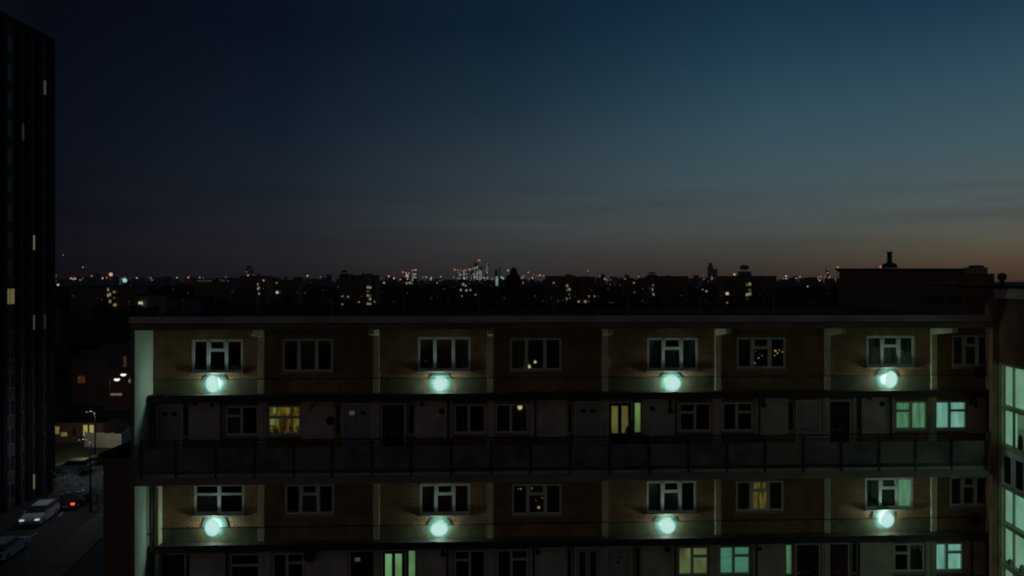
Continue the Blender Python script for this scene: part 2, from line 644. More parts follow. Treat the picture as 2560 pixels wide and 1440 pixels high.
def window(u0, u1, z0, z1, kind, fills=None, par=None, fw=0.075, mw=0.12, v=0.02, sill=True, frame_m=None):
    """frame with bars (one part), each pane a sub-part, sill and curtain sub-parts.
    fills: dict pane index -> material seen behind the glass"""
    fm = frame_m or M_FRAME
    w, h = u1 - u0, z1 - z0
    f = MB()
    y0, y1 = v, v + 0.07
    f.box(u0, u1, y0, y1, z0, z0 + fw * 1.2)
    f.box(u0, u1, y0, y1, z1 - fw, z1)
    f.box(u0, u0 + fw, y0, y1, z0 + fw * 1.2, z1 - fw)
    f.box(u1 - fw, u1, y0, y1, z0 + fw * 1.2, z1 - fw)
    a, b, c, d = u0 + fw, u1 - fw, z0 + fw * 1.2, z1 - fw
    panes = []
    if kind in ('T', '3'):
        g = (b - a)
        m1, m2 = a + g * 0.265, a + g * 0.655
        if kind == '3':
            m1, m2 = a + g * 0.27, a + g * 0.655
        f.box(m1, m1 + mw, y0 - 0.012, y1, c, d)
        f.box(m2, m2 + mw, y0 - 0.012, y1, c, d)
        panes.append((a, m1, c, d))
        if kind == 'T':
            tz = d - (d - c) * 0.25
            f.box(m1 + mw, m2, y0 - 0.008, y1, tz - mw * 0.85, tz)
            f.box(m1 + mw, m1 + mw + 0.03, y0 - 0.02, y1, tz, d)
            f.box(m2 - 0.03, m2, y0 - 0.02, y1, tz, d)
            panes.append((m1 + mw + 0.03, m2 - 0.03, tz, d))
            panes.append((m1 + mw, m2, c, tz - mw * 0.85))
        else:
            panes.append((m1 + mw, m2, c, d))
        panes.append((m2 + mw, b, c, d))
    elif kind == '2x2':
        mm = (a + b) / 2
        tz = d - (d - c) * 0.28
        f.box(mm - mw / 2, mm + mw / 2, y0 - 0.01, y1, c, d)
        f.box(a, mm - mw / 2, y0 - 0.006, y1, tz - mw * 0.6, tz)
        f.box(mm + mw / 2, b, y0 - 0.006, y1, tz - mw * 0.6, tz)
        panes += [(a, mm - mw / 2, tz, d), (mm + mw / 2, b, tz, d), (a, mm - mw / 2, c, tz - mw * 0.6), (mm + mw / 2, b, c, tz - mw * 0.6)]
    elif kind in ('LS', 'RS', '2'):
        mm = a + (b - a) * (0.49 if kind == 'LS' else 0.46)
        f.box(mm - mw / 2, mm + mw / 2, y0 - 0.01, y1, c, d)
        tz = d - (d - c) * 0.27
        if kind == 'LS':
            f.box(a, mm - mw / 2, y0 - 0.006, y1, tz - 0.09, tz)
            panes += [(a, mm - mw / 2, tz, d), (a, mm - mw / 2, c, tz - 0.09), (mm + mw / 2, b, c, d)]
        elif kind == 'RS':
            f.box(mm + mw / 2, b, y0 - 0.006, y1, tz - 0.09, tz)
            panes += [(mm + mw / 2, b, tz, d), (mm + mw / 2, b, c, tz - 0.09), (a, mm - mw / 2, c, d)]
        else:
            panes += [(a, mm - mw / 2, c, d), (mm + mw / 2, b, c, d)]
    elif kind == 'H':
        tz = d - (d - c) * 0.33
        f.box(a, b, y0 - 0.006, y1, tz - 0.1, tz)
        panes += [(a, b, tz, d), (a, b, c, tz - 0.1)]
    elif kind == '1':
        panes += [(a, b, c, d)]
    fo = f.build('window', fm, par)
    for (p, q, r_, s_) in panes:
        B(p, q, v + 0.03, v + 0.04, r_, s_).build('pane', GLASS, fo)
    if sill:
        B(u0 - 0.05, u1 + 0.05, v - 0.10, v - 0.001, z0 - 0.06, z0).build('sill', M_CONC, fo)
    for i, (p, q, r_, s_) in enumerate(panes):
        if fills and i in fills:
            fl = fills[i]
            if fl is None:
                continue
            curtain(p - 0.04, q + 0.04, r_ - 0.04, s_ + 0.04, v + 0.12, fl, fo, 0.012)
    return fo, panes


# ---- bedroom storey windows:  (px0, px1, kind, fills)
ROW_A = [
    (480, 607, 'T', {}, 849, 931), (706, 832, '3', {1: M_CURT}, 847, 930), (1045, 1176, '3', {0: M_CURTR, 1: M_CURTR, 3: M_CURT, 2: M_CURT}, 843, 927),
    (1275, 1404, '3', {0: M_CURT}, 845, 927), (1618, 1745, 'T', {0: M_CURT, 2: M_CURT, 3: M_CURT}, 845, 926), (1842, 1965, 'T', {0: M_CURTR, 1: M_CURTR}, 844, 922),
    (2167, 2287, 'T', {0: M_CURT, 1: M_CURT, 2: M_CURT, 3: M_CURT}, 840, 917), (2380, 2474, 'T', {0: M_CURT, 2: M_CURT, 1: M_CURT}, 838, 917)]
ROW_B = [
    (485, 610, '2x2', {2: M_CURT, 3: None}, 1210, 1287), (712, 835, 'T', {2: M_CURT}, 1211, 1287), (1050, 1175, 'T', {0: M_CURTR, 2: M_CURTR, 3: M_CURTR}, 1210, 1287),
    (1280, 1404, 'T', {3: M_CURTR, 1: M_CURTR}, 1210, 1288), (1617, 1741, 'T', {0: M_CURT, 2: M_CURT}, 1203, 1283), (1840, 1960, 'T', {0: M_CURTR, 1: E_WARMC, 2: E_WARMC, 3: M_CURTR}, 1202, 1279),
    (2163, 2283, 'T', {0: None, 3: E_GREEN}, 1195, 1272), (2375, 2470, 'T', {0: M_CURTR, 2: M_CURTR, 1: M_CURTR}, 1192, 1266)]
FIN_A = [653, 941, 1226, 1512, 1794, 2067, 2333]
LAMP_A = [528, 1099, 1684, 2231]
LAMP_AY = [961, 962, 959, 950]
LAMP_B = [528, 1097, 1671, 2222]
LAMP_BY = [1322, 1326, 1318, 1302]

# ---- deck storey: doors and windows, columns measured on the photograph
WIN_DA = [(563, 646, 'LS', {0: M_CURT, 1: M_CURT}), (669, 752, 'H', {0: E_WARM, 1: E_WARM}), (1135, 1215, '2', {0: M_CURTR}), (1238, 1322, '2', {1: M_CURTR}),
          (1698, 1779, 'LS', {1: M_CURTR}), (1806, 1884, 'RS', {2: None}), (2238, 2319, 'LS', {0: E_GREEN, 1: E_GREEN, 2: E_GREEN}),
          (2337, 2418, 'RS', {0: E_CYAN, 1: E_CYAN, 2: E_CYAN})]
WIN_DB = [(574, 650, 'H', {}), (680, 760, 'RS', {}), (1135, 1215, 'LS', {}), (1241, 1321, 'RS', {}), (1695, 1772, 'RS', {0: E_GREENY, 1: E_GREENY, 2: E_GREENY}),
          (1797, 1877, 'RS', {0: E_TEAL, 1: E_TEAL, 2: E_TEAL}), (2234, 2312, 'LS', {2: M_CURTR}), (2332, 2409, 'RS', {0: E_CYAN, 1: E_CYAN, 2: E_CYAN})]
# px0, px1, material, pane style, sidelight px range (or None), sidelight lit
DOOR_A = [(393, 452, M_DOORW, 'two_small', (456, 471), None), (858, 928, M_DOORB, 'two_small_lit', (838, 851), None), (955, 1010, M_DOORG, 'plain', (1020, 1036), None),
          (1440, 1500, M_DOORW, 'two_small', (1419, 1432), None), (1523, 1578, M_DOORK, 'two_long', (1586, 1603), E_STRIP),
          (1994, 2050, M_DOORW, 'plain', (1971, 1986), None), (2075, 2126, M_DOORK, 'plain', (2142, 2152), None)]
DOOR_B = [(398, 460, M_DOORK, 'plain', (464, 474), None), (876, 934, M_DOORK, 'two_small_lit', None, None), (957, 1011, M_DOORK, 'two_long', (1020, 1039), E_DOORG),
          (1440, 1500, M_DOORW, 'two_dark', (1418, 1430), None), (1515, 1577, M_DOORW, 'knocker', (1588, 1602), None),
          (1992, 2048, M_DOORK, 'plain', (1965, 1981), E_GREEN), (2069, 2121, M_DOORR, 'plain', (2130, 2145), None)]


def uz(px0, px1, y0, y1):
    c = (px0 + px1) / 2
    return (U(px0), U(px1), Z(y1, 0, c), Z(y0, 0, c))


def deck_floor(layer):
    return H - 6.52 - LAYER * layer

for layer, (ROW, WD, DR) in enumerate(((ROW_A, WIN_DA, DOOR_A), (ROW_B, WIN_DB, DOOR_B))):
    ztop = H - 1.45 - LAYER * layer
    zled = H - 4.05 - LAYER * layer          # ledge between the storeys
    zfl = deck_floor(layer)
    # bedroom storey
    rects = [(*uz(a, b, y0, y1),) for (a, b, k, fl, y0, y1) in ROW]
    skin(uL, uR, zled, ztop, rects).build('brick_wall', M_BRICK, blk)
    for (a, b, k, fl, y0, y1), r in zip(ROW, rects):
        window(*r, k, fl, blk)
    # deck storey
    zt, zb = H - 4.47 - LAYER * layer, H - 5.55 - LAYER * layer
    # the front drops a little lower in the picture on the left; real height is the same along the deck
    wr = [(U(a), U(b), zb, zt) for (a, b, k, fl) in WD]
    dr = []
    for (a, b, mt, st, side, lit) in DR:
        dr.append((U(a) - 0.06, U(b) + 0.06, zfl, zt + 0.06))
        if side:
            dr.append((U(side[0]), U(side[1]), zfl + 0.95, zt + 0.02))
    skin(uL, uR, zfl - 0.06, zled, wr + dr, v=0.0).build('deck_wall', M_BRICK, blk)
    for (a, b, k, fl), r in zip(WD, wr):
        window(*r, k, fl, blk, fw=0.07, mw=0.1)
    for (a, b, mt, st, side, lit) in DR:
        u0, u1 = U(a), U(b)
        fr = MB()
        fr.box(u0 - 0.06, u0 - 0.003, 0.01, 0.12, zfl, zt + 0.06)
        fr.box(u1 + 0.003, u1 + 0.06, 0.01, 0.12, zfl, zt + 0.06)
        fr.box(u0 - 0.003, u1 + 0.003, 0.01, 0.12, zt + 0.003, zt + 0.06)
        d = B(u0, u1, 0.05, 0.10, zfl + 0.01, zt).build('door', mt, blk)
        fr.build('door_frame', M_FRAME, d)
        w = u1 - u0
        hh = zt - zfl
        if st in ('two_small', 'two_small_lit'):
            for i in (0, 1):
                c = u0 + w * (0.3 + 0.4 * i)
                lit2 = st.endswith('lit') and i == 0
                B(c - 0.09, c + 0.09, 0.035, 0.048, zt - 0.36, zt - 0.22).build('door_pane', E_CITYD if lit2 else M_ROOM, d)
        elif st == 'two_long':
            for i in (0, 1):
                c = u0 + w * (0.26 + 0.46 * i)
                B(c - 0.115, c + 0.115, 0.035, 0.048, zfl + 0.95, zt - 0.11).build('door_pane', E_DOOR if layer == 0 else E_DOORG, d)
        elif st == 'two_dark':
            for i in (0, 1):
                c = u0 + w * (0.28 + 0.44 * i)
                B(c - 0.10, c + 0.10, 0.035, 0.048, zfl + 0.6, zt - 0.15).build('door_pane', M_ROOM, d)
        elif st == 'knocker':
            c = u0 + w * 0.5
            MB().lathe([(0.05, 0.0), (0.05, -0.03), (0.02, -0.045)], (c, 0.045, zt - 0.55), 10, 'y').build('knocker', M_DARKMETAL, d)
        else:
            # recessed-looking door panels: raised borders
            for (za, zb2) in ((zfl + 0.25, zfl + 0.8), (zfl + 1.15, zt - 0.15)):
                B(u0 + w * 0.18, u1 - w * 0.18, 0.036, 0.049, za, zb2).build('door_panel', mt, d)
        c = (u0 + u1) / 2
        B(c - 0.14, c + 0.14, 0.028, 0.0345, zfl + 0.98 - (0.2 if st != 'plain' else -0.02), zfl + 1.03 - (0.2 if st != 'plain' else -0.02)).build('letterbox', mat('dull brass', (0.35, 0.3, 0.18), 0.35, 0.1, 5, metal=0.8), d)
        MB().lathe([(0.03, 0), (0.035, -0.03), (0.02, -0.05)], (u0 + 0.09, 0.05, zfl + 1.0), 8, 'y').build('handle', M_FRAME, d)
        if side:
            s0, s1 = U(side[0]), U(side[1])
            window(s0, s1, zfl + 0.95, zt + 0.02, '1', {0: lit} if lit else {}, blk, fw=0.025, sill=False)
    # cream panels between the openings
    def taken(x):
        for (a, b, c_, d_) in wr:
            if a - 0.02 < x < b + 0.02: return True
        for (a, b, c_, d_) in dr:
            if a - 0.02 < x < b + 0.02: return True
        return False
    edges = sorted([(r[0] - 0.03, r[1] + 0.03) for r in wr + dr])
    x = uL + 0.02
    for (a, b) in edges + [(uR - 0.02, uR)]:
        if a - x > 0.12:
            B(x, a, -0.02, -0.001, zfl + (0.82 if a - x > 0.6 else 0.0), zled - 0.215).build('render_panel', M_PLASTER, blk)
        x = max(x, b)
    # header strip over doors and windows
    B(uL, uR, -0.018, -0.0015, zt + 0.065, zled - 0.212).build('header_board', M_PLASTER, blk) if False else None
    # ledge over the deck doors
    B(uL + 0.01, uR, -0.38, -0.002, zled - 0.05, zled + 0.03).build('ledge', M_LEAD, blk)
    B(uL + 0.02, uR, -0.40, -0.34, zled - 0.21, zled - 0.052).build('ledge_fascia', M_LEAD, blk)
    # conduit clipped to the brickwork and fins
    MB().tube([(uL + 0.02, -0.095, H - 3.5 - LAYER * layer), (uR, -0.095, H - 3.5 - LAYER * layer)], 0.014, 6).build('conduit', M_PIPE, blk)
    fu_ = [uL] + [U(px) for px in FIN_A] + [uR]
    for a, b in list(zip(fu_, fu_[1:]))[::2]:
        B(a + (0.11 if a > uL else 0.01), b - 0.11, -0.022, -0.0025, H - 4.015 - LAYER * layer, H - 3.53 - LAYER * layer).build('concrete_band', M_BOARD, blk)
    # painted fins
    for px in FIN_A:
        c = U(px)
        B(c - 0.105, c + 0.105, -0.07, -0.002, zled + 0.032, H - 1.45 - LAYER * layer).build('fin', M_PAINT, blk)
        B(c - 0.10, c + 0.10, -0.05, -0.003, zfl, zled - 0.22).build('fin', M_PLASTER, blk)
        zb_ = H - 1.66 - LAYER * layer if layer == 0 else H - 1.50 - LAYER * layer
        m = MB().prism([(-0.072, zb_ - 0.32), (-1.2, zb_ - 0.17), (-1.2, zb_ + 0.06), (-0.072, zb_ + 0.06)], 'x', c - 0.10, c + 0.10)
        m.build('bracket', M_PAINT, blk)

# core of the building, ends and back
B(uL, uR + 0.0, 0.28, DEPTH, 0, H - 1.45).build('core_wall', M_BRICK, blk)
B(uL, uR, 0.24, 0.277, deck_floor(1) - 0.06, H - 1.46).build('room_back', M_ROOM, blk)
B(uL, uR, 0.0, 0.26, 0, deck_floor(1) - 0.062).build('lower_wall', M_BRICK, blk)
# end wall that carries the decks
ue0 = U(329, -1.3)
B(ue0, uL - 0.002, -1.30, DEPTH + 0.01, 0, H - 1.45).build('end_wall', M_ENDWALL, blk)
B(ue0 - 0.012, uL - 0.001, -1.315, -1.301, 0, H - 1.46).build('end_wall_shade', M_FASCIA, blk)  # dark strip over the front edge: its shade put into the colour
# roof
B(ue0 - 0.02, uD, -1.40, DEPTH + 0.3, H - 1.44, H - 1.26).build('roof', M_FELT, blk)
B(ue0 - 0.03, uD, -1.43, -1.10, H - 1.255, H - 1.205).build('roof_edge_trim', M_COPING, blk)
B(ue0 - 0.03, uD, -1.425, -1.402, H - 1.42, H - 1.256).build('coping', M_COPING, blk)
B(ue0 - 0.01, uD, -1.36, -1.26, H - 1.66, H - 1.442).build('fascia', M_FASCIA, blk)
for k in range(1, 12):
    c = ue0 + (uD - ue0) * k / 12
    B(c - 0.006, c + 0.006, -1.4275, -1.4255, H - 1.42, H - 1.258).build('coping_joint', M_PIPE, blk)
B(ue0 - 0.03, uR, DEPTH + 0.1, DEPTH + 0.33, H - 1.255, H - 1.18).build('roof_upstand', M_FELT, blk)

# access deck (seen) and the one below the frame
for layer in (0, 1):
    zf = deck_floor(layer)
    B(uL, uD, -1.30, -0.002, zf - 0.16, zf - 0.065).build('deck_slab', M_CONC, blk)
    B(U(348, -1.33), uD, -1.335, -1.302, zf - 0.13, zf - 0.04).build('deck_edge', M_COPING, blk)
    B(uL, uD, -1.28, -1.16, zf - 0.42, zf - 0.162).build('deck_beam', M_CONC, blk)
uD0 = U(350, -1.33)
posts = [354, 441, 540, 637, 735, 831, 930, 1028, 1128, 1227, 1326, 1425, 1523, 1622, 1720, 1817, 1912, 2007, 2102, 2197, 2287, 2377, 2464]
pu = [U(p, -1.3) for p in posts]
zf = deck_floor(0)
M_PANELS = [M_PANEL, mat('grey railing panel worn', (0.26, 0.235, 0.20), 0.6, 0.25, 0.9)]
for i, u in enumerate(pu):
    B(u - 0.03, u + 0.03, -1.37, -1.337, zf - 0.16, zf + 1.13).build('railing_post', M_DARKMETAL, blk)
for i, (a, b) in enumerate(zip(pu, pu[1:])):
    B(a + 0.04, b - 0.04, -1.325, -1.305, zf + 0.10, zf + 0.86).build('railing_panel', M_PANELS[i % 3 == 1], blk)
MB().tube([(uD0, -1.33, zf + 1.12), (uD, -1.33, zf + 1.12)], 0.024, 8).build('handrail', M_DARKMETAL, blk, smooth=True)
MB().tube([(uD0, -1.33, zf + 0.98), (uD, -1.33, zf + 0.98)], 0.014, 8).build('mid_rail', M_DARKMETAL, blk, smooth=True)
MB().tube([(uD0, -1.315, zf + 0.03), (uD, -1.315, zf + 0.03)], 0.012, 6).build('lower_rail', M_DARKMETAL, blk)

# downpipes
for layer in (0, 1):
    zl = H - 4.05 - LAYER * layer
    zf = deck_floor(layer)
    for px in ((552, 1120, 1338, 1690, 1899, 2152, 2228) if layer == 0 else (566, 1118, 1334, 1689, 1892, 2148, 2430)):
        u = U(px, -0.1)
        m = MB().tube([(u, -0.09, zl - 0.22), (u, -0.09, zf + 0.0)], 0.035, 8)
        m.box(u - 0.055, u + 0.055, -0.13, -0.05, zl - 0.30, zl - 0.22)
        m.build('downpipe', M_DOORR if px in (2152,) else M_PIPE, blk)
ux = uL + 0.12
m = MB().tube([(ux + 0.5, -0.42, H - 4.02), (ux, -0.42, H - 4.04), (ux, -0.42, H - 4.5), (ux, -0.42, 0.3)], 0.045, 8)
for z in (H - 4.75, H - 5.9, H - 8.9, H - 10.2):
    m.box(ux - 0.08, ux + 0.08, -0.47, -0.37, z, z + 0.06)
m.build('downpipe', M_PIPE, blk)
B(ux + 0.05, ux + 0.20, -0.30, -0.003, deck_floor(1), H - 6.95).build('fin', M_PAINT, blk)

# small fittings on the deck wall


def disc(px, py, r, v=-0.05, name='vent_cap', m_=None, depth=0.1):
    u = U(px, v)
    z = Z(py, v, px)
    MB().lathe([(r * 0.6, v + depth - 0.05), (r, v + 0.01), (r * 0.9, v - 0.03), (r * 0.3, v - 0.05)], (u, 0, z), 12, 'y').build(name, m_ or M_PIPE, blk, smooth=True)

for (px, py, r) in ((825, 1052, 0.16), (1055, 1010, 0.08), (1104, 1028, 0.11), (1632, 1022, 0.085), (1676, 1027, 0.10), (1910, 1014, 0.09), (2175, 995, 0.07),
                    (2206, 1010, 0.09), (487, 1010, 0.07), (530, 1013, 0.07), (1107, 1386, 0.10), (1345, 1382, 0.09), (1668, 1373, 0.10), (2212, 1350, 0.11), (1900, 1372, 0.07),
                    (888, 1050, 0.03), (1548, 1394, 0.04)):
    disc(px, py, r)
for (px, y0, y1) in ((1676, 996, 1024), (1910, 992, 1012), (1107, 1360, 1384), (1345, 1360, 1380), (2428, 985, 1012), (2440, 985, 1018)):
    u = U(px, -0.08)
    B(u - 0.035, u + 0.035, -0.10, -0.021, Z(y1, -0.08, px), Z(y0, -0.08, px)).build('meter_box', M_PIPE, blk)
# slanting flag pole bracket and satellite dish
MB().tube([(U(772, -0.3), -0.36, Z(1028, -0.36, 772)), (U(792, -0.06), -0.05, Z(1002, 0, 792))], 0.03, 6).build('pole_bracket', M_PIPE, blk)


def dish(px, py):
    u, z = U(px, -0.3), Z(py, -0.3, px)
    m = MB().lathe([(0.02, 0.05), (0.13, 0.03), (0.23, -0.03), (0.235, -0.02), (0.13, 0.045), (0.02, 0.07)], (u, -0.32, z), 16, 'y')
    m.tube([(u, -0.27, z), (u, -0.02, z - 0.12)], 0.015, 6)
    m.tube([(u, -0.30, z - 0.2), (u, -0.55, z - 0.05)], 0.01, 6)
    m.build('satellite_dish', M_PIPE, blk, smooth=True)
dish(775, 1388)
dish(2447, 930)
dish(2437, 1302)

# bulkhead lamps over the ledge: back plate, cage, glowing dome and added halo disc, with the lamp's own light
LCOL = (0.70, 1.0, 0.84)
LP = 84.0
dome_forms = [(0.86, 1.18, -8), (0.92, 1.0, 0), (1.1, 1.05, 0), (0.85, 1.2, 8), (0.98, 1.15, -12), (1.15, 0.95, 0), (1.05, 1.05, 15), (0.9, 1.1, 14)]
for layer, (xs, ys) in enumerate(((LAMP_A, LAMP_AY), (LAMP_B, LAMP_BY))):
    for i, (px, py) in enumerate(zip(xs, ys)):
        u, z = U(px, -0.36), Z(py, -0.36, px)
        back = MB().box(u - 0.03, u + 0.03, -0.24, -0.003, z - 0.03, z + 0.03)
        back.lathe([(0.05, -0.235), (0.09, -0.24), (0.09, -0.262)], (u, 0, z), 16, 'y')
        lo = back.build('wall_lamp', M_PIPE, blk)
        MB().lathe([(0.455, -0.0225), (0.45, -0.026), (0.3, -0.030), (0.1, -0.032)], (u, 0, z - 0.02), 32, 'y').build('halo_disc', M_HALO, lo, smooth=False)  # disc added behind the lamp so its halo turns teal
        fx, fz, tilt = dome_forms[layer * 4 + i]
        dm = MB().lathe([(0.27 * math.cos(R(a_)), -0.26 - 0.20 * math.sin(R(a_))) for a_ in range(0, 90, 10)] + [(0.01, -0.46)], (0, 0, 0), 24, 'y', fx, fz)
        do = dm.build('diffuser', E_LAMP, lo, smooth=True)
        do.location = (u, 0, z)
        do.rotation_euler = (0, R(tilt), 0)
        li = bpy.data.lights.new('lamp_light', 'POINT')
        li.energy = LP
        li.color = LCOL
        li.shadow_soft_size = 0.07
        l2 = bpy.data.objects.new('lamp_light', li)
        C.objects.link(l2)
        l2.parent = lo
        l2.location = (u, -0.165, z)

# lights and things seen through windows


def bulb(px, py, r, mt, v=0.10, name='lit_bulb'):
    u, z = U(px, v), Z(py, v, px)
    MB().lathe([(r * 0.4, -r), (r * 0.9, -r * 0.5), (r, 0), (r * 0.8, r * 0.6), (r * 0.3, r)], (u, v + 0.02, z), 8, 'z').build(name, mt, blk, smooth=True)

for (px, py, r, mt) in ((1322, 917, 0.075, E_BULB), (1338, 905, 0.05, E_WHITE), (1300, 1018, 0.09, E_BULB), (1347, 1269, 0.05, E_FAIRY), (1302, 1223, 0.025, E_FAIRY),
                        (1296, 1223, 0.015, E_FAIRY), (1330, 1221, 0.02, E_FAIRY), (1356, 1245, 0.018, E_FAIRY), (1320, 1262, 0.014, E_FAIRY), (1340, 1252, 0.014, E_FAIRY),
                        (1939, 877, 0.04, E_FAIRY), (1944, 883, 0.03, E_FAIRY), (1957, 880, 0.025, E_FAIRY), (1937, 889, 0.02, E_FAIRY), (1949, 876, 0.02, E_FAIRY), (1897, 895, 0.028, E_CITYW),
                        (1906, 889, 0.02, E_CITYW), (1888, 908, 0.028, E_CITYW), (1890, 878, 0.02, E_CITYD), (1900, 884, 0.015, E_CITYD), (1063, 902, 0.02, E_CITYD), (1067, 906, 0.016, E_CITYD)):
    bulb(px, py, r, mt)
# things on window ledges
for (px, py, w_, h_, mt) in ((503, 919, 0.30, 0.12, M_CURTR), (531, 917, 0.08, 0.10, M_PLASTER), (587, 918, 0.34, 0.10, M_PLASTER), (1157, 908, 0.05, 0.22, M_CURTW), (1168, 918, 0.12, 0.10, M_PLASTER),
                             (2262, 900, 0.14, 0.40, M_CURTW), (2247, 905, 0.1, 0.32, M_CURTW)):
    u, z = U(px, 0.1), Z(py, 0.1, px)
    MB().lathe([(w_ * 0.42, -h_ / 2), (w_ * 0.5, -h_ / 4), (w_ * 0.46, h_ / 5), (w_ * 0.25, h_ / 2)], (u, 0.112, z), 10, 'z', 1.0, 0.04 / max(w_, 0.04)).build('windowsill_ornament', mt, blk, smooth=True)
# plants on the ledge of the warm kitchen window and the pale stripe in it
m = MB()
random.seed(3)
for i in range(150):
    px = random.uniform(672, 750)
    u = U(px, 0.1)
    top = 1083 - abs(math.sin(px * 0.21)) * 14 - random.random() * 8
    z = Z(random.uniform(top, 1084), 0.1, px)
    a = random.uniform(0, 6.28)
    s = random.uniform(0.02, 0.05)
    m.poly([(u, 0.10, z), (u + s * math.cos(a), 0.09, z + s * math.sin(a)), (u + s * 1.4 * math.cos(a + 0.6), 0.10, z + s * 1.4 * math.sin(a + 0.6)), (u + s * math.cos(a + 1.2), 0.11, z + s * math.sin(a + 1.2))])
m.build('window_plant', M_LEAF, blk, kind='stuff')
for (a, b, y0, y1) in ((683, 690, 1012, 1034), (671, 687, 1041, 1062), (716, 724, 1012, 1034)):
    B(U(a, 0.1), U(b, 0.1), 0.085, 0.09, Z(y1, 0.1, 700), Z(y0, 0.1, 700)).build('lit_stripe', emit('pale strip', S(104, 120, 70)) if a < 700 else emit('amber strip', S(112, 104, 44)), blk)  # glowing strips: stripes of room light put into their colour
# round pale thing hanging behind the lower right bedroom window glass
u, z = U(2258, -0.02), Z(1226, -0.02, 2258)

# guard rail along the roof
rail = thing('roof_guardrail', 'thin dark guardrail running along the flat roof of the brick block', 'railing', (0, Y0, 0), PHI)
vr = 1.2
rpx = [459, 644, 829, 1012, 1197, 1385, 1568, 1749, 1934]
for p in rpx:
    u = U(p, vr)
    MB().tube([(u, vr, H - 1.26), (u, vr, H - 0.56)], 0.018, 6).build('post', M_CONC, rail)
MB().tube([(U(459, vr), vr, H - 0.60), (U(1934, vr), vr, H - 0.60)], 0.010, 6).build('top_rail', M_PIPE, rail)

# ================================================================== stair wing on the right
YG = 24.5
XG = (2497 - 1280) / F * YG
WR = -math.atan(0.127)
wing = thing('stair_wing', 'taller brick stair tower with tall green lit glazing at the right of the frame', 'building', (XG, YG, 0), WR)
rows = [(912, 1010), (1021, 1107), (1118, 1206), (1216, 1300), (1311, 1398), (1412, 1498)]
zr = [(H - (b - HOR) / F * YG, H - (a - HOR) / F * YG) for a, b in rows]
VE = -8.0
cols = [-0.03]
while cols[-1] > -5.6:  # unseen columns out of frame, added to spill more light on the deck
    cols.append(cols[-1] - 0.70)
B(-0.20, 0.3, 0.0, 0.22, 0, H - 0.60).build('pier', M_BRICK, wing)
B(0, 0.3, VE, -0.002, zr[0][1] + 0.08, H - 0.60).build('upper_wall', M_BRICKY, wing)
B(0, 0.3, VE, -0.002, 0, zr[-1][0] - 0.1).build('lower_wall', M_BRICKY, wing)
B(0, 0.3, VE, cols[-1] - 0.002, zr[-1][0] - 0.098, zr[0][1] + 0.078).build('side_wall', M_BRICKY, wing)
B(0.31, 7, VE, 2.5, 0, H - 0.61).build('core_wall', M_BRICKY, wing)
B(-0.14, 7.2, VE - 0.2, 0.05, H - 0.597, H - 0.25).build('fascia', mat('pale fascia board', (0.62, 0.52, 0.44), 0.6, 0.1, 1), wing)
B(-0.20, 7.2, VE - 0.2, 2.6, H - 0.247, H - 0.17).build('roof', M_FELT, wing)
fr = MB()
M_WF = mat('pale green frame', (0.44, 0.46, 0.36), 0.5, 0.1, 2)
for c in cols:
    fr.box(0.05, 0.12, c - 0.045, c, zr[-1][0], zr[0][1])
for k, (a, b) in enumerate(zr):
    nb = zr[k + 1][1] if k + 1 < len(zr) else a - 0.1
    fr.box(0.03, 0.121, cols[-1], -0.003, nb, a)
fr.box(-0.01, 0.122, cols[-1], -0.003, zr[0][1], zr[0][1] + 0.075)
fr.box(-0.01, 0.13, -0.03, -0.002, zr[-1][0], zr[0][1] - 0.001)
wf = fr.build('window', M_WF, wing)
E_W1 = emit('stair hall wall', S(110, 150, 122), S(126, 166, 138), 1.2, sample=True)
E_W2 = emit('stair hall bright wall', S(116, 160, 138), S(130, 172, 148), 1.2, sample=True)
E_W3 = emit('stair hall dim wall', S(56, 76, 56), S(76, 104, 76), 1.4, sample=True)
for ci, (c0, c1) in enumerate(zip(cols, cols[1:])):
    for k, (a, b) in enumerate(zr):
        B(0.08, 0.088, c1, c0 - 0.045, a, b).build('pane', GLASS, wf)
        mt = E_W1
        if k == 2:
            mt = M_ROOM
        elif k == 3:
            mt = E_W1 if ci == 0 else E_W2
        elif k == 1 and ci:
            mt = E_W3
        B(0.21, 0.22, c1, c0, a, b).build('stair_hall_wall', mt, wing)
        if k == 2:
            f2 = MB()
            f2.box(0.05, 0.075, c1, c1 + 0.10, a, b)
            f2.box(0.05, 0.075, c0 - 0.16, c0 - 0.046, a, b)
            f2.box(0.05, 0.075, c1 + 0.101, c0 - 0.161, b - 0.22, b)
            f2.box(0.05, 0.075, c1 + 0.101, c0 - 0.161, a, a + 0.08)
            f2.build('sash', M_FRAME, wf)
for (t_, k, h_) in ((0.42, 4, 0.18), (1.1, 4, 0.26), (1.0, 1, 0.5)):
    MB().lathe([(0.05, 0), (0.09, 0.06), (0.08, h_ * 0.7), (0.03, h_)], (0.15, -t_, zr[k][0]), 8, 'z').build('windowsill_ornament', M_PIPE, wing, smooth=True)
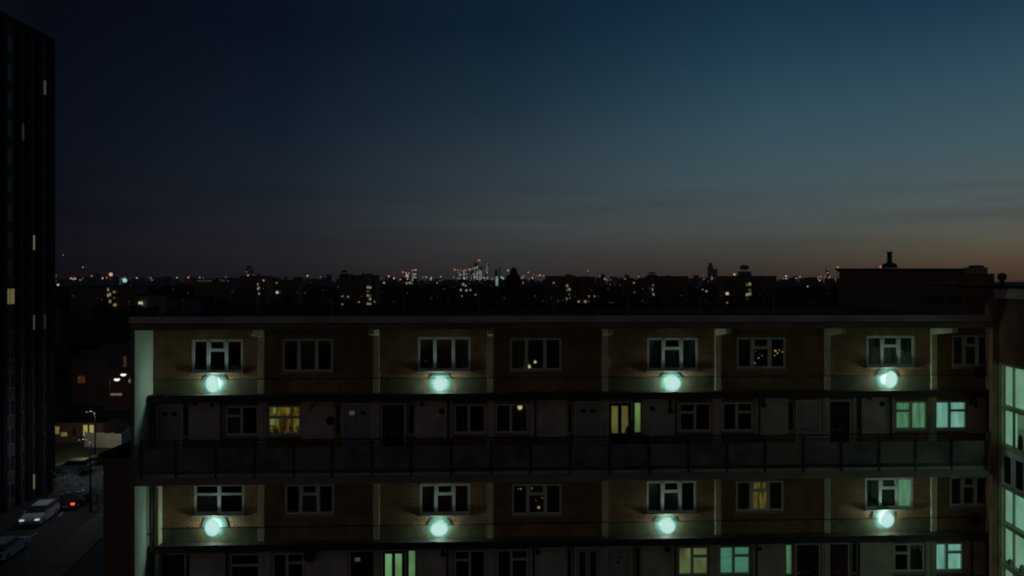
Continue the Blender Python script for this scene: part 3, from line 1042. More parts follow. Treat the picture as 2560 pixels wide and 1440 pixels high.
# cowl and dark stack on top
cw = thing('vent_cowl', 'round black vent cowl on the roof of the stair tower', 'roof vent', (0, Y0, 0), PHI)
cv = 0.5
cu, cz = U(2505, cv), H - 0.17
MB().lathe([(0.09, 0), (0.09, 0.22)], (cu, cv, cz), 12).build('pipe', M_PIPE, cw)
MB().lathe([(0.10, 0.22), (0.15, 0.26), (0.16, 0.38), (0.12, 0.46), (0.04, 0.49)], (cu, cv, cz), 12).build('cap', M_PIPE, cw, smooth=True)
st = thing('chimney_stack', 'dark square chimney stack between the long roof and the stair tower', 'chimney', (0, Y0, 0), PHI)
sv = 2.2
s0, s1 = U(2440, sv), U(2486, sv)
B(s0, s1, sv, sv + 0.8, H - 1.255, Z(684, sv, 2455)).build('shaft', M_BRICK, st)
B(s0 - 0.02, U(2468, sv), sv - 0.03, sv + 0.7, Z(684, sv, 2455) + 0.002, Z(668, sv, 2455)).build('cap', M_CONC, st)
B(U(2443, sv), U(2462, sv), sv + 0.05, sv + 0.5, Z(668, sv, 2455) + 0.002, Z(663, sv, 2455)).build('pot', M_PIPE, st)
fl = thing('floodlight', 'small white floodlight shining at the foot of the dark chimney stack', 'floodlight', (0, Y0, 0), PHI)
fu, fz = U(2447, sv - 0.25), Z(757, sv - 0.25, 2447)
B(fu - 0.05, fu + 0.05, sv - 0.25, sv - 0.12, fz - 0.03, fz + 0.05).build('housing', M_PIPE, fl)
B(fu - 0.035, fu + 0.035, sv - 0.262, sv - 0.252, fz - 0.02, fz + 0.03).build('glass', emit('floodlight glass', S(235, 235, 235)), fl)
MB().tube([(fu, sv - 0.18, fz - 0.03), (fu, sv - 0.18, H - 1.26)], 0.015, 6).build('bracket', M_PIPE, fl)

# ================================================================== block standing behind on the right


def XY(px, Y):
    return (px - 1280) / F * Y


def ZY(py, Y):
    return H - (py - HOR) / F * Y

rb = thing('flat_roofed_building', 'black flat roofed building with one flue pipe behind the long block, right', 'building', (XY(2265, 45), 45, 0))
ox = XY(2265, 45)
MB().prism([(XY(2098, 45) - ox, 0), (XY(2452, 45) - ox, 0), (XY(2452, 56) - ox, 11), (XY(2106, 56) - ox, 11)], 'z', 0, ZY(675, 45)).build('wall', M_CITYB, rb)
MB().prism([(XY(2088, 44.7) - ox, -0.3), (XY(2455, 44.7) - ox, -0.3), (XY(2455, 56.2) - ox, 11.2), (XY(2098, 56.2) - ox, 11.2)], 'z', ZY(675, 44.7) + 0.002, ZY(671, 44.7)).build('roof', M_FELT, rb)
MB().lathe([(0.5, 0), (0.42, 0.25), (0.2, 0.35), (0.15, 0.4), (0.15, 1.02), (0.19, 1.03), (0.19, 1.08)], (XY(2228, 46) - ox, 1.2, ZY(669, 45)), 12).build('flue_pipe', M_PIPE, rb)
for (a, b) in ((2300, 2360), (2372, 2425)):
    B(XY(a, 45) - ox, XY(b, 45) - ox, -0.03, -0.002, ZY(758, 45), ZY(734, 45)).build('window', M_TWIN, rb)
for yy in (706, 737):
    B(XY(2290, 45) - ox, XY(2440, 45) - ox, -0.5, -0.44, ZY(yy + 1.5, 45), ZY(yy - 1, 45)).build('balcony_rail', M_CONC, rb)

# ================================================================== tower on the left
XT = -49.5
tw = thing('tower_block', 'very dark high rise tower with vertical ribs at the left edge', 'tower block', (XT, 60, 0))
YF = 49.5 / ((1280 - 130) / F)       # far corner
top = ZY(108, YF)
B(-22, 0, 40 - 60, YF - 60, 0, top).build('wall', M_TOWER, tw)
B(-22.2, 0.15, 39.8 - 60, YF - 60 + 0.15, top + 0.002, top + 0.5).build('parapet', M_TOWERD, tw)
def yt(px):
    return 49.5 / ((1280 - px) / F) - 60
ribs = [(0, 10), (38, 46), (62, 74), (88, 100), (117, 130)]
ribs = ribs[:]
for (a, b) in ribs:
    B(0.002, 0.35, yt(a), yt(b) - 0.01, 0, top).build('rib', M_TOWERD, tw)
for k in range(4):
    B(0.002, 0.35, yt(0) - 1.9 * (k + 1), yt(0) - 1.9 * (k + 1) + 0.5, 0, top).build('rib', M_TOWERD, tw)
storey = 2.75
strips = [(12, 36), (48, 60), (76, 87), (102, 115)]
lit = {(0, 707): emit('tower window lit', S(92, 86, 56)), (2, 636): emit('tower window lit pale', S(92, 94, 70)), (3, 190): emit('tower window lit dim', S(60, 56, 48)),
       (1, 355): emit('tower window lit low', S(34, 36, 36)), (2, 783): E_CITYD, (3, 830): emit('tower window brown', S(36, 26, 24)), (2, 1238): emit('tower window gold', S(96, 90, 60))}
Wm = {}
used = set()
for si, (a, b) in enumerate(strips):
    ya, yb = yt(a) + 0.02, yt(b) - 0.02
    Yc = 60 + (ya + yb) / 2
    nst = int(top / storey)
    for k in range(nst):
        z0 = 0.9 + k * storey
        z1 = z0 + (1.5 if si != 1 else 1.7)
        if z1 > top - 0.3:
            continue
        mt = M_TWIN
        pyc = HOR + (H - (z0 + z1) / 2) * F / Yc
        for key, mm in lit.items():
            if key[0] == si and abs(key[1] - pyc) < storey * F / Yc * 0.5 and key not in used:
                mt = mm
                used.add(key)
                break
        f = MB()
        f.box(0.002, 0.06, ya, yb, z0 - 0.06, z0)
        f.box(0.002, 0.05, ya, yb, z1, z1 + 0.05)
        ym = (ya + yb) / 2
        f.box(0.002, 0.045, ym - 0.03, ym + 0.03, z0, z1)
        wo = f.build('window', M_CONC, tw)
        B(0.003, 0.03, ya + 0.01, ym - 0.031, z0 + 0.001, z1 - 0.001).build('pane', mt, wo)
        B(0.003, 0.03, ym + 0.031, yb - 0.01, z0 + 0.001, z1 - 0.001).build('pane', mt, wo)
        if si == 0:
            pass

# ================================================================== dark annexe at the foot of the block
an = thing('low_annexe', 'unlit low building with flat roof beside the end of the brick block', 'building', (-19, 41, 0))
B(XY(258, 40) + 19, uL * CP + 19 + 4, -1.0, 5.5, 0, ZY(1142, 40)).build('wall', M_CITYB, an)
B(XY(258, 40) + 18.8, uL * CP + 19 + 4, -1.2, 5.7, ZY(1142, 40) + 0.002, ZY(1142, 40) + 0.2).build('roof', M_FELT, an)

# ================================================================== vehicles


def make_car(label, loc, rz, col, name='car', cat='car', brake=False, L_=4.2, Wd=1.75, Hh=1.45, lamps=False):
    """x forward, wheels on z = 0"""
    t = thing(name, label, cat, loc, rz)
    paint = mat('car paint ' + name + str(col), col, 0.3, 0.05, 1, metal=0.2, spec=0.7)
    hl_, w = L_ / 2, Wd / 2
    prof = [(-hl_, 0.35), (-hl_ + 0.02, 0.85), (-hl_ + 0.15, 0.95), (hl_ - 1.15, 0.98), (hl_ - 0.25, 0.82), (hl_, 0.62), (hl_ - 0.02, 0.30), (hl_ - 0.4, 0.22), (-hl_ + 0.4, 0.22)]
    MB().prism(prof, 'y', -w, w).build('body', paint, t)
    m = MB()
    n = len(m.v)
    b0 = [(-hl_ + 0.2, -w + 0.03, 0.951), (hl_ - 1.15, -w + 0.03, 0.981), (hl_ - 1.15, w - 0.03, 0.981), (-hl_ + 0.2, w - 0.03, 0.951)]
    b1 = [(-hl_ + 0.55, -w + 0.22, Hh - 0.05), (hl_ - 1.95, -w + 0.22, Hh - 0.03), (hl_ - 1.95, w - 0.22, Hh - 0.03), (-hl_ + 0.55, w - 0.22, Hh - 0.05)]
    m.v += b0 + b1
    m.f += [(0, 1, 5, 4), (1, 2, 6, 5), (2, 3, 7, 6), (3, 0, 4, 7), (4, 5, 6, 7)]
    m.build('window', M_TWIN, t)
    B(-hl_ + 0.5, hl_ - 1.9, -w + 0.2, w - 0.2, Hh - 0.045, Hh).build('roof', paint, t)
    for sx in (-hl_ + 0.75, hl_ - 0.8):
        for sy in (-1, 1):
            wh = MB().lathe([(0.2, -0.1), (0.31, -0.1), (0.32, 0.0), (0.31, 0.1), (0.2, 0.1)], (sx, sy * (w - 0.09), 0.32), 14, 'y').build('wheel', M_PIPE, t)
            MB().lathe([(0.18, 0.0), (0.16, 0.025 * sy), (0.05, 0.02 * sy)], (sx, sy * (w + 0.012), 0.32), 10, 'y').build('rim', M_CONC, wh)
    for sy in (-1, 1):
        B(-hl_ - 0.02, -hl_ + 0.1, sy * (w - 0.05), sy * (w - 0.38), 0.62, 0.82).build('tail_light', E_REDHOT if brake else mat('unlit red lens', (0.3, 0.02, 0.02), 0.2), t)
        B(hl_ - 0.12, hl_ - 0.005, sy * (w - 0.08), sy * (w - 0.42), 0.60, 0.76).build('headlight', E_WHITE if lamps else M_FRAME, t)
        B(hl_ - 1.5, hl_ - 1.3, sy * (w + 0.002), sy * (w + 0.16), 0.98, 1.10).build('mirror', paint, t)
    B(-hl_ - 0.012, -hl_ + 0.02, -0.26, 0.26, 0.42, 0.55).build('number_plate', M_FRAME, t)
    return t


def gp(px, py):
    """ground point under a pixel"""
    Y = H * F / (py - HOR)
    return (XY(px, Y), Y, 0)

p = gp(153, 1280)
make_car('dark hatchback with glowing red tail lights on the road', (p[0], p[1] + 2.1, 0.01), R(100), (0.03, 0.03, 0.035), brake=True)
p = gp(96, 1312)
make_car('white car facing the camera with white headlights on beside the red tail lights', (p[0] - 0.7, p[1] + 1.2, 0.01), R(-78), (0.8, 0.82, 0.85), lamps=True)
p = gp(175, 1182)
make_car('silver car parked side on below the white fence', (p[0], p[1] + 0.5, 0.01), R(186), (0.42, 0.45, 0.45))
p = gp(214, 1170)
make_car('dark estate car parked behind the silver car', (p[0] + 1.4, p[1] + 2.8, 0.01), R(200), (0.10, 0.10, 0.11), L_=4.5)
p = gp(8, 1400)
make_car('pale car at the bottom left corner beside the tower', (p[0] - 0.5, p[1] + 1.0, 0.01), R(98), (0.7, 0.72, 0.75))

# white hoarding, houses and trees beyond the road
fn = thing('white_fence', 'long pale boarded fence lit by a lamp beside the car park', 'fence', (0, 0, 0))
fa = Vector((*gp(212, 1118)[:2], 0))
fb = Vector((*gp(304, 1122)[:2], 0))
fc = Vector((*gp(334, 1100)[:2], 0))
M_FENCE = mat('white fence boards', (0.62, 0.64, 0.62), 0.7, 0.12, 1.5)
for a, b, n in ((fa, fb, 12), (fb, fc, 7)):
    d = (b - a) / n
    for i in range(n):
        p = a + d * i
        q = p + d * 0.96
        nn_ = Vector((-d.y, d.x, 0)).normalized() * 0.03
        hgt = 2.0 + 0.03 * math.sin(i * 1.7)
        MB().prism([(p.x, p.y), (q.x, q.y), (q.x + nn_.x, q.y + nn_.y), (p.x + nn_.x, p.y + nn_.y)], 'z', 0.05, hgt).build('board', M_FENCE, fn)
    for i in range(0, n + 1, 3):
        p = a + d * i
        B(p.x - 0.06, p.x + 0.06, p.y + 0.04, p.y + 0.16, 0, 2.12).build('post', M_FENCE, fn)


def gable_house(label, x, y, w, d, h, rh, wins=(), group=None, mt=None, rz=0.0, name='terraced_house', cat='house', panes_dark=4, full=False):
    t = thing(name, label, cat, (x, y, 0), rz, group)
    B(-w / 2, w / 2, 0, d, 0, h).build('wall', mt or M_CITYB, t)
    MB().prism([(-0.3, h + 0.002), (d / 2, h + rh), (d + 0.3, h + 0.002)], 'x', -w / 2 - 0.1, w / 2 + 0.1).build('roof', M_TILE, t)
    B(w * 0.3, w * 0.3 + 0.7, d / 2 - 0.3, d / 2 + 0.3, h + rh * 0.4, h + rh + 0.8).build('chimney', M_CITYB, t)
    for (wx, wz, ww, wh, mm) in wins:
        f = MB()
        f.box(wx - ww / 2 - 0.05, wx + ww / 2 + 0.05, -0.05, -0.002, wz - 0.06, wz)
        f.box(wx - 0.03, wx + 0.03, -0.04, -0.002, wz, wz + wh)
        fo = f.build('window', M_FRAME, t)
        B(wx - ww / 2, wx - 0.031, -0.03, -0.003, wz + 0.001, wz + wh).build('pane', mm, fo)
        B(wx + 0.031, wx + ww / 2, -0.03, -0.003, wz + 0.001, wz + wh).build('pane', mm, fo)
    return t

E_OR = emit('orange curtain', S(74, 46, 14), S(40, 22, 8), 3)
E_OR2 = emit('orange glazing', S(120, 78, 26), S(80, 48, 14), 3)
E_YL = emit('warm glazing', S(120, 112, 60), S(80, 70, 34), 3)
# two-storey houses whose windows glow orange
for i, (px, Yd, lab, ws) in enumerate((
        (224, 128, 'brick house with a row of orange lit ground windows beyond the fence', [(-1.5, 3.6, 1.3, 1.3, E_OR), (0.6, 3.8, 1.0, 1.6, E_OR)]),
        (268, 124, 'tall house with one narrow orange window beneath the left street lamp', [(0, 4.6, 0.8, 1.8, E_OR2), (2.0, 1.2, 1.0, 1.2, M_TWIN)]),
        (308, 120, 'house with small white lit panes beneath the right street lamp', [(-1.2, 2.6, 2.0, 0.35, emit('dim pink sign', S(110, 84, 70))), (1.2, 4.8, 0.4, 0.6, E_CITYW), (0.3, 7.6, 0.5, 1.8, E_OR)]))):
    gable_house(lab, XY(px, Yd), Yd, 6.5, 7, 8.5 if i == 1 else 7.2, 2.2, ws)
sh = thing('shop_kiosk', 'low shop with yellow lit windows at the far side of the car park', 'shop', (*gp(184, 1108)[:2], 0))
B(-3.3, 4.0, 0, 4, 0, 2.9).build('wall', M_CITYB, sh)
B(-3.4, 4.1, -0.3, 4.1, 2.902, 3.05).build('roof', M_FELT, sh)
for (x, w_, z, h_, mm) in ((-2.3, 0.6, 1.3, 1.0, E_YL), (-1.3, 0.8, 1.0, 0.5, E_YL), (0.1, 0.4, 0.8, 1.2, M_TWIN), (1.65, 0.55, 1.0, 1.5, emit('shop glass', S(150, 140, 84))), (2.5, 0.55, 1.0, 1.5, emit('shop glass', S(150, 140, 84)))):
    f = MB().box(x - w_ / 2 - 0.05, x + w_ / 2 + 0.05, -0.06, -0.004, z - 0.08, z)
    fo = f.build('window', M_FRAME, sh)
    B(x - w_ / 2, x + w_ / 2, -0.04, -0.003, z + 0.001, z + h_).build('pane', mm, fo)

LAMPM = {}


def street_lamp(label, px, py, hgt, mt, r=0.22, power=0, col=(1, 0.95, 0.85), group=None, arm=0.9, streaks=False):
    Y = (H - hgt) * F / (py - HOR)
    t = thing('street_lamp', label, 'street lamp', (XY(px, Y), Y, 0), 0, group)
    MB().tube([(0, 0, 0), (0, 0, hgt * 0.5), (0, 0, hgt - 0.1), (arm * 0.5, 0, hgt + 0.1), (arm, 0, hgt + 0.12)], [0.11, 0.08, 0.06, 0.05, 0.04], 8).build('pole', M_PIPE, t)
    sg = 1 if arm > 0 else -1
    hd = MB().prism([(arm - 0.15 * sg, -0.14 * sg), (arm + 0.5 * sg, -0.10 * sg), (arm + 0.5 * sg, 0.10 * sg), (arm - 0.15 * sg, 0.14 * sg)], 'z', hgt + 0.10, hgt + 0.2).build('head', M_PIPE, t)
    MB().lathe([(r * 0.5, -r * 0.6), (r, -r * 0.2), (r * 0.8, 0.09)], (arm + 0.18 * sg, 0, hgt), 10).build('lamp_glass', mt, t, smooth=True)
    if power:
        li = bpy.data.lights.new('street_light', 'POINT')
        li.energy = power
        li.color = col
        li.shadow_soft_size = 0.15
        lo = bpy.data.objects.new('street_light', li)
        C.objects.link(lo)
        lo.parent = t
        lo.location = (arm + 0.18 * sg, 0, hgt - r - 0.15)
    return t

E_STAR = emit('street lamp glass', S(230, 225, 200), strength=1.5)
street_lamp('street lamp with white glare above the houses, left of two', 274, 948, 8, E_STAR, 0.40, 22)
street_lamp('street lamp with white glare close to the end wall', 326, 936, 8, E_STAR, 0.40, 22, arm=-0.9)
street_lamp('dim street lamp among black trees beside the tower', 179, 852, 8, E_CITYD, 0.2)
# a lamp over the road lights the pale car and frosted tree
street_lamp('street lamp lighting the road and the frosted tree beside the red tail lights', 226, 1100, 7, emit('white lamp', S(90, 96, 100)), 0.10, 150, (0.8, 0.9, 1.0), arm=-0.9)
street_lamp('street lamp between the silver car and the pale fence', 238, 1030, 6, emit('dull lamp', S(90, 90, 80)), 0.12, 260, (1, 0.88, 0.58), arm=-0.9)

# ------------------------------------------------------------------ trees


def leaf_cloud(m, c, rad, n, size, rnd):
    for _ in range(n):
        while True:
            q = Vector((rnd.uniform(-1, 1), rnd.uniform(-1, 1), rnd.uniform(-1, 1)))
            if q.length <= 1:
                break
        q = Vector((q.x * rad[0], q.y * rad[1], q.z * rad[2])) + Vector(c)
        a = Vector((rnd.uniform(-1, 1), rnd.uniform(-1, 1), rnd.uniform(-1, 1))).normalized() * size * rnd.uniform(0.6, 1.4)
        b = a.cross(Vector((rnd.uniform(-1, 1), rnd.uniform(-1, 1), rnd.uniform(-1, 1)))).normalized() * size * rnd.uniform(0.5, 1.0)
        m.poly([q - a, q + b, q + a, q - b])


def make_tree(label, loc, h, r, lm, nleaf=1400, size=0.25, seed=0, group=None, bare=False):
    rnd = random.Random(seed)
    t = thing('tree', label, 'tree', loc, 0, group)
    m = MB()
    m.tube([(0, 0, 0), (0.05, 0.02, h * 0.25), (-0.05, 0.05, h * 0.5), (0.02, 0, h * 0.8)], [0.035 * h * 0.6, 0.028 * h * 0.6, 0.018 * h * 0.6, 0.03], 8)
    tips = []
    for i in range(9 if not bare else 22):
        a = rnd.uniform(0, 6.28)
        z0 = h * rnd.uniform(0.22, 0.6)
        e = Vector((math.cos(a) * r * rnd.uniform(0.5, 0.95), math.sin(a) * r * rnd.uniform(0.5, 0.95), min(h, z0 + h * rnd.uniform(0.15, 0.45))))
        mid = Vector((e.x * 0.45, e.y * 0.45, (z0 + e.z) / 2 + 0.1))
        m.tube([(0, 0, z0), tuple(mid), tuple(e)], [0.012 * h * 0.6, 0.008 * h * 0.6, 0.015], 5)
        tips.append(e)
        if bare:
            for _ in range(6):
                e2 = e * rnd.uniform(0.5, 0.95) + Vector((rnd.uniform(-1, 1), rnd.uniform(-1, 1), rnd.uniform(-0.2, 1))) * r * 0.35
                m.tube([tuple(mid.lerp(e, rnd.uniform(0.2, 0.9))), tuple(e2)], [0.02, 0.008], 4, False)
    m.build('trunk', lm if bare else M_BARK, t)
    c = MB()
    for _ in range(14):
        e = rnd.choice(tips) * rnd.uniform(0.75, 1.0)
        rr = r * rnd.uniform(0.28, 0.5)
        leaf_cloud(c, e, (rr, rr, rr * 0.8), nleaf // 14, size, rnd)
    c.build('crown', lm, t, kind='stuff') if False else c.build('crown', lm, t)
    return t

g0 = gp(192, 1262)
make_tree('bare frosted tree glinting pale beside the red tail lights', (g0[0], g0[1] + 1.5, 0), 3.2, 2.8, M_LEAFP, 2600, 0.05, 5, bare=True)
g0 = gp(226, 1262)
make_tree('second pale frosted tree nearer to the dark annexe', (g0[0], g0[1] + 1.0, 0), 2.8, 2.6, M_LEAFP, 2200, 0.05, 6, bare=True)
tr = make_tree('black tree crown behind the white fence', (-86, 126, 0), 11, 4.5, M_LEAF, 2200, 0.35, 11, 'dark trees behind the fence')
for i, (x, y, s) in enumerate(((-80, 138, 1.0), (-92, 140, 1.2), (-77, 150, 1.2), (-84, 158, 1.3), (-68, 152, 1.3), (-74, 145, 1.3), (-90, 150, 1.4), (-66, 170, 1.3), (-82, 180, 1.4), (-98, 170, 1.5))):
    dup(tr, (x, y, 0), i * 1.3, 'black tree crown behind the white fence', None, (s, s, s * 0.95))

# ================================================================== middle distance: slab blocks with lit stairs


def slab(label, px0, px1, pyt, Y, stair=None, lits=(), rows_=None, extra=None, depth=12, unlit=True, mtw=None, stairm=None):
    x0, x1 = XY(px0, Y), XY(px1, Y)
    cx = (x0 + x1) / 2
    hz = ZY(pyt, Y)
    t = thing('slab_block', label, 'apartment building', (cx, Y, 0))
    B(x0 - cx, x1 - cx, 0, depth, 0, hz).build('wall', mtw or M_CITYB, t)
    B(x0 - cx - 0.3, x1 - cx + 0.3, -0.3, depth + 0.3, hz + 0.002, hz + 0.5).build('roof', M_FELT, t)
    nst = int(hz / 2.7)
    if unlit:
        m = MB()
        for k in range(nst):
            x = x0 - cx + 1.2
            while x < x1 - cx - 1.5:
                m.box(x, x + 1.4, -0.06, -0.003, 0.9 + k * 2.7, 2.2 + k * 2.7)
                x += 3.1
        if m.v:
            m.build('window', M_TWIN, t, kind='stuff')
        m = MB()
        for k in range(1, nst):
            m.box(x0 - cx, x1 - cx, -0.9, -0.07, k * 2.7 + 0.25, k * 2.7 + 0.4)
        m.build('balcony', M_CITY, t)
    if stair:
        s0, s1, ya, yb = stair
        a, b = XY(s0, Y) - cx, XY(s1, Y) - cx
        za, zb = ZY(yb, Y), ZY(ya, Y)
        B(a - 0.4, b + 0.4, -1.2, -0.003, 0, hz + 1.6).build('stair_tower', M_CITY, t)
        n = max(3, int((zb - za) / 2.7 + 0.5))
        for k in range(n):
            z0 = za + (zb - za) * k / n
            dz = (zb - za) / n
            for (fa_, fb_, ha, hb) in ((0, 0.45, 0.15, 0.7), (0.5, 1.0, 0.3 if k % 2 else 0.1, 0.85 if k % 2 else 0.6)):
                if (k * 7 + int(fa_ * 4) * 3 + int(px0)) % 5 == 0:
                    continue
                B(a + (b - a) * fa_, a + (b - a) * fb_, -1.26, -1.202, z0 + dz * ha, z0 + dz * hb).build('window', (stairm or [E_CITYY, E_CITYW, E_CITYY, E_CITYD])[(k + int(fa_ * 2)) % len(stairm or 'abcd')], t)
    for (lx, ly, r, mm) in lits:
        c, z = XY(lx, Y) - cx, ZY(ly, Y)
        B(c - r, c + r, -0.97, -0.91, z - r * 0.9, z + r * 0.9).build('window', mm, t)
    if extra:
        extra(t, cx, Y, hz)
    return t


def tank(pxc, pyt, w):
    def f(t, cx, Y, hz):
        x = XY(pxc, Y) - cx
        z = ZY(pyt, Y)
        m = MB().box(x - w, x + w, 2, 2 + 2 * w, hz + 0.5, hz + (z - hz) * 0.45)
        m.build('lift_room', M_CITY, t)
        m = MB()
        for sx in (-1, 1):
            for sy in (-1, 1):
                m.tube([(x + sx * w * 0.4, 2 + w + sy * w * 0.4, hz + (z - hz) * 0.44), (x + sx * w * 0.6, 2 + w + sy * w * 0.6, hz + (z - hz) * 0.7)], 0.12, 5)
        m.lathe([(w * 0.4, (z - hz) * 0.62), (w * 0.9, (z - hz) * 0.7), (w * 0.95, (z - hz) * 0.88), (w * 0.4, (z - hz))], (x, 2 + w, hz), 12)
        m.build('water_tank', M_CITY, t)
    return f

E_CW2 = emit('bright far window', S(185, 180, 150))
slab('far block with a yellow lit staircase directly right of the dark tower', 175, 335, 718, 330, (272, 281, 716, 758),
     [(355 - 30, 760, 0.2, E_CITYD), (288, 730, 0.5, E_CITYY), (288, 745, 0.5, E_CITYD), (290, 762, 0.7, E_CITYY), (186, 739, 0.5, emit('very dim pane', S(34, 28, 26)))])
slab('small far block with a single square bright window', 340, 372, 738, 240, None, [(355, 759, 0.72, E_CW2)], unlit=False)
slab('far block with thin yellow staircase left of centre', 600, 665, 692, 430, (645, 651, 704, 738), [(660, 701, 0.4, E_PINK), (660, 721, 0.35, E_CITYD)])
slab('far block with bright double staircase and scattered lit windows', 848, 940, 690, 425, (918, 929, 712, 764),
     [(857, 741, 0.5, E_CITYW), (871, 742, 0.55, E_CITYW), (857, 761, 0.5, E_CITYW), (871, 762, 0.4, E_CITYD), (898, 755, 0.45, E_CITYY), (905, 741, 0.3, E_CITYD), (937, 754, 0.4, E_CITYY)], extra=tank(857, 675, 2.2))
slab('far block with yellow staircase just right of the standing figure', 1366, 1440, 692, 430, (1415, 1426, 708, 762),
     [(1384, 707, 0.45, E_CITYW), (1395, 752, 0.35, E_CITYD), (1406, 752, 0.35, E_CITYD), (1440 - 1, 741, 0.3, E_CITYD)], extra=tank(1427, 688, 2.5))
slab('wide far block beside the yellow staircase block with small white windows', 1446, 1487, 694, 432, None,
     [(1472, 741, 0.5, E_CITYW), (1486, 741, 0.5, E_CITYW), (1445 + 1, 754, 0.6, E_CITYW), (1463, 754, 0.7, E_CITYW), (1472, 754, 0.4, E_CITYD), (1478, 726, 0.25, E_CITYD)])
slab('low far block with a row of dim round lights', 1560, 1612, 700, 480, None, [(1584, 707, 0.5, E_CITYW), (1586, 731, 0.6, E_CITYD), (1606, 721, 0.4, E_CITYD)])
slab('far block with faint broken staircase lights', 1622, 1720, 692, 440, (1629, 1635, 706, 740), [(1606 + 18, 721, 0.3, E_CITYD), (1618 + 6, 720, 0.3, E_CITYD)], extra=tank(1634, 680, 2.6), stairm=[E_CITYD, E_CITYY, E_CITYD])
slab('far block with bright staircase and a water tank on its roof', 1806, 1940, 692, 420, (1863, 1876, 705, 754), [(1817, 734, 0.8, E_CW2), (1817, 757, 0.45, E_CITYW)], extra=tank(1868, 662, 3.0))
slab('black far block under two beacons left of centre', 660, 745, 700, 520, None, [(694, 731, 0.9, E_CW2), (692, 707, 0.5, E_CITYW), (661, 721, 0.4, E_CITYD), (674, 721, 0.4, E_CITYD), (762 - 18, 732, 0.3, E_CITYD)])
slab('long far block with a band of faint window lights', 486, 580, 700, 700, None, [(x, 702, 0.9, emit('faint band', S(48, 46, 38))) for x in (497, 503, 509, 515, 521, 527)] + [(553, 700, 0.8, E_CITYD), (560, 702, 0.8, E_CITYD), (571, 702, 0.8, E_CITYD)], unlit=False)

# ------------------------------------------------------------------ skyline


def tower(label, px0, px1, pyt, Y, litn=0, mats=(E_CITYD,), group=None, crown=None, seed=0, name='skyscraper', cat='skyscraper', spire=None, cols_=None, colm=None):
    rnd = random.Random(seed + int(px0))
    x0, x1 = XY(px0, Y), XY(px1, Y)
    cx = (x0 + x1) / 2
    hz = ZY(pyt, Y)
    t = thing(name, label, cat, (cx, Y, 0), 0, group)
    w = (x1 - x0) / 2
    m = MB().box(-w, w, 0, 2 * w, 0, hz)
    if crown == 'step':
        m = MB().box(-w, w, 0, 2 * w, 0, hz * 0.86)
        m.box(-w * 0.6, w * 0.6, w * 0.2, w * 1.6, hz * 0.86, hz)
    if crown == 'point':
        m = MB().box(-w, w, 0, 2 * w, 0, hz * 0.86)
        n = len(m.v)
        m.v += [(-w, 0, hz * 0.86), (w, 0, hz * 0.86), (w, 2 * w, hz * 0.86), (-w, 2 * w, hz * 0.86), (0, w, hz)]
        m.f += [(n, n + 1, n + 4), (n + 1, n + 2, n + 4), (n + 2, n + 3, n + 4), (n + 3, n, n + 4)]
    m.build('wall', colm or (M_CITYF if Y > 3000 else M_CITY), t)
    if spire:
        MB().tube([(0, w, hz), (0, w, hz + spire / F * Y)], [w * 0.12, w * 0.05], 5).build('spire', M_CITY, t)
    per = Y / F          # metres per photo pixel
    litn = litn * 2
    if litn:
        for mi, mm in enumerate(mats):
            g = MB()
            for _ in range(max(1, litn // len(mats))):
                s = per * rnd.uniform(0.5, 1.0)
                x = rnd.uniform(-w + s, w - s) if w > s else 0
                z = rnd.uniform(max(0, ZY(702, Y)), hz * (0.84 if crown else 0.97))
                g.box(x - s / 2, x + s / 2, -per * 0.3, -per * 0.05, z - s * 0.6, z + s * 0.6)
            g.build('lit_windows', mm, t, kind='stuff')
    return t


def beacon(label, px, py, r, mt, Y=None, group=None, name='beacon_mast', cat='mast light'):
    """a light on a mast; r in photo pixels"""
    if Y is None:
        if py > HOR + 4:
            Y = min(2500, (H - 15) * F / (py - HOR))
        else:
            Y = 2600
    z = ZY(py, Y)
    t = thing(name, label, cat, (XY(px, Y), Y, 0), 0, group)
    per = Y / F
    MB().tube([(0, 0, 0), (0, 0, max(1, z - r * per))], per * 0.25, 5).build('mast', M_CITY, t)
    rr = r * per
    MB().lathe([(rr * 0.4, -rr), (rr * 0.9, -rr * 0.5), (rr, 0), (rr * 0.9, rr * 0.5), (rr * 0.4, rr)], (0, 0, z), 8).build('light', mt, t)
    return t

YS = 6500
E_SKYW = emit('skyline window', S(225, 225, 205))
E_SKYC = emit('skyline window cold', S(170, 190, 190))
E_SKYO = emit('skyline crane light', S(255, 170, 125))
MW = (E_SKYW, E_SKYC, E_CITYD)
tower('tallest lit skyscraper with pale crown in the distant cluster', 1183, 1196, 657, YS, 60, MW, crown='step')
tower('broad lit skyscraper right of the tallest in the distant cluster', 1196, 1206, 668, YS + 200, 46, MW, crown='step')
tower('slim lit tower standing apart at the right of the cluster', 1214, 1221, 656, YS, 26, (E_SKYW, E_CITYW))
tower('dark narrow skyscraper at the left shoulder of the cluster', 1174, 1183, 668, YS + 300, 14, MW)
tower('lit tower under the long row of red crane lights', 1143, 1154, 680, YS, 36, (E_SKYC, E_CITYD))
tower('second lit tower beneath the red crane lights', 1157, 1168, 677, YS, 38, MW)
tower('left lit tower of the separate pair with red cranes', 1013, 1023, 679, YS - 400, 34, MW)
tower('right lit tower of the separate pair with red cranes', 1028, 1042, 683, YS - 400, 44, MW)
tower('dark pointed tower with a thin spire right of the cluster', 1237, 1244, 673, 5200, 0, crown='point', spire=3)
tower('tall needle mast tower behind the pointed tower', 1248, 1251, 668, YS, 0, spire=22)
tower('taller of two dark twin towers on the right skyline', 1772, 1783, 657, 4200, 18, (emit('dim blue window', S(34, 38, 48)),), crown='step')
tower('shorter of two dark twin towers on the right skyline', 1784, 1794, 672, 4200, 14, (emit('dim blue window', S(34, 38, 48)),))
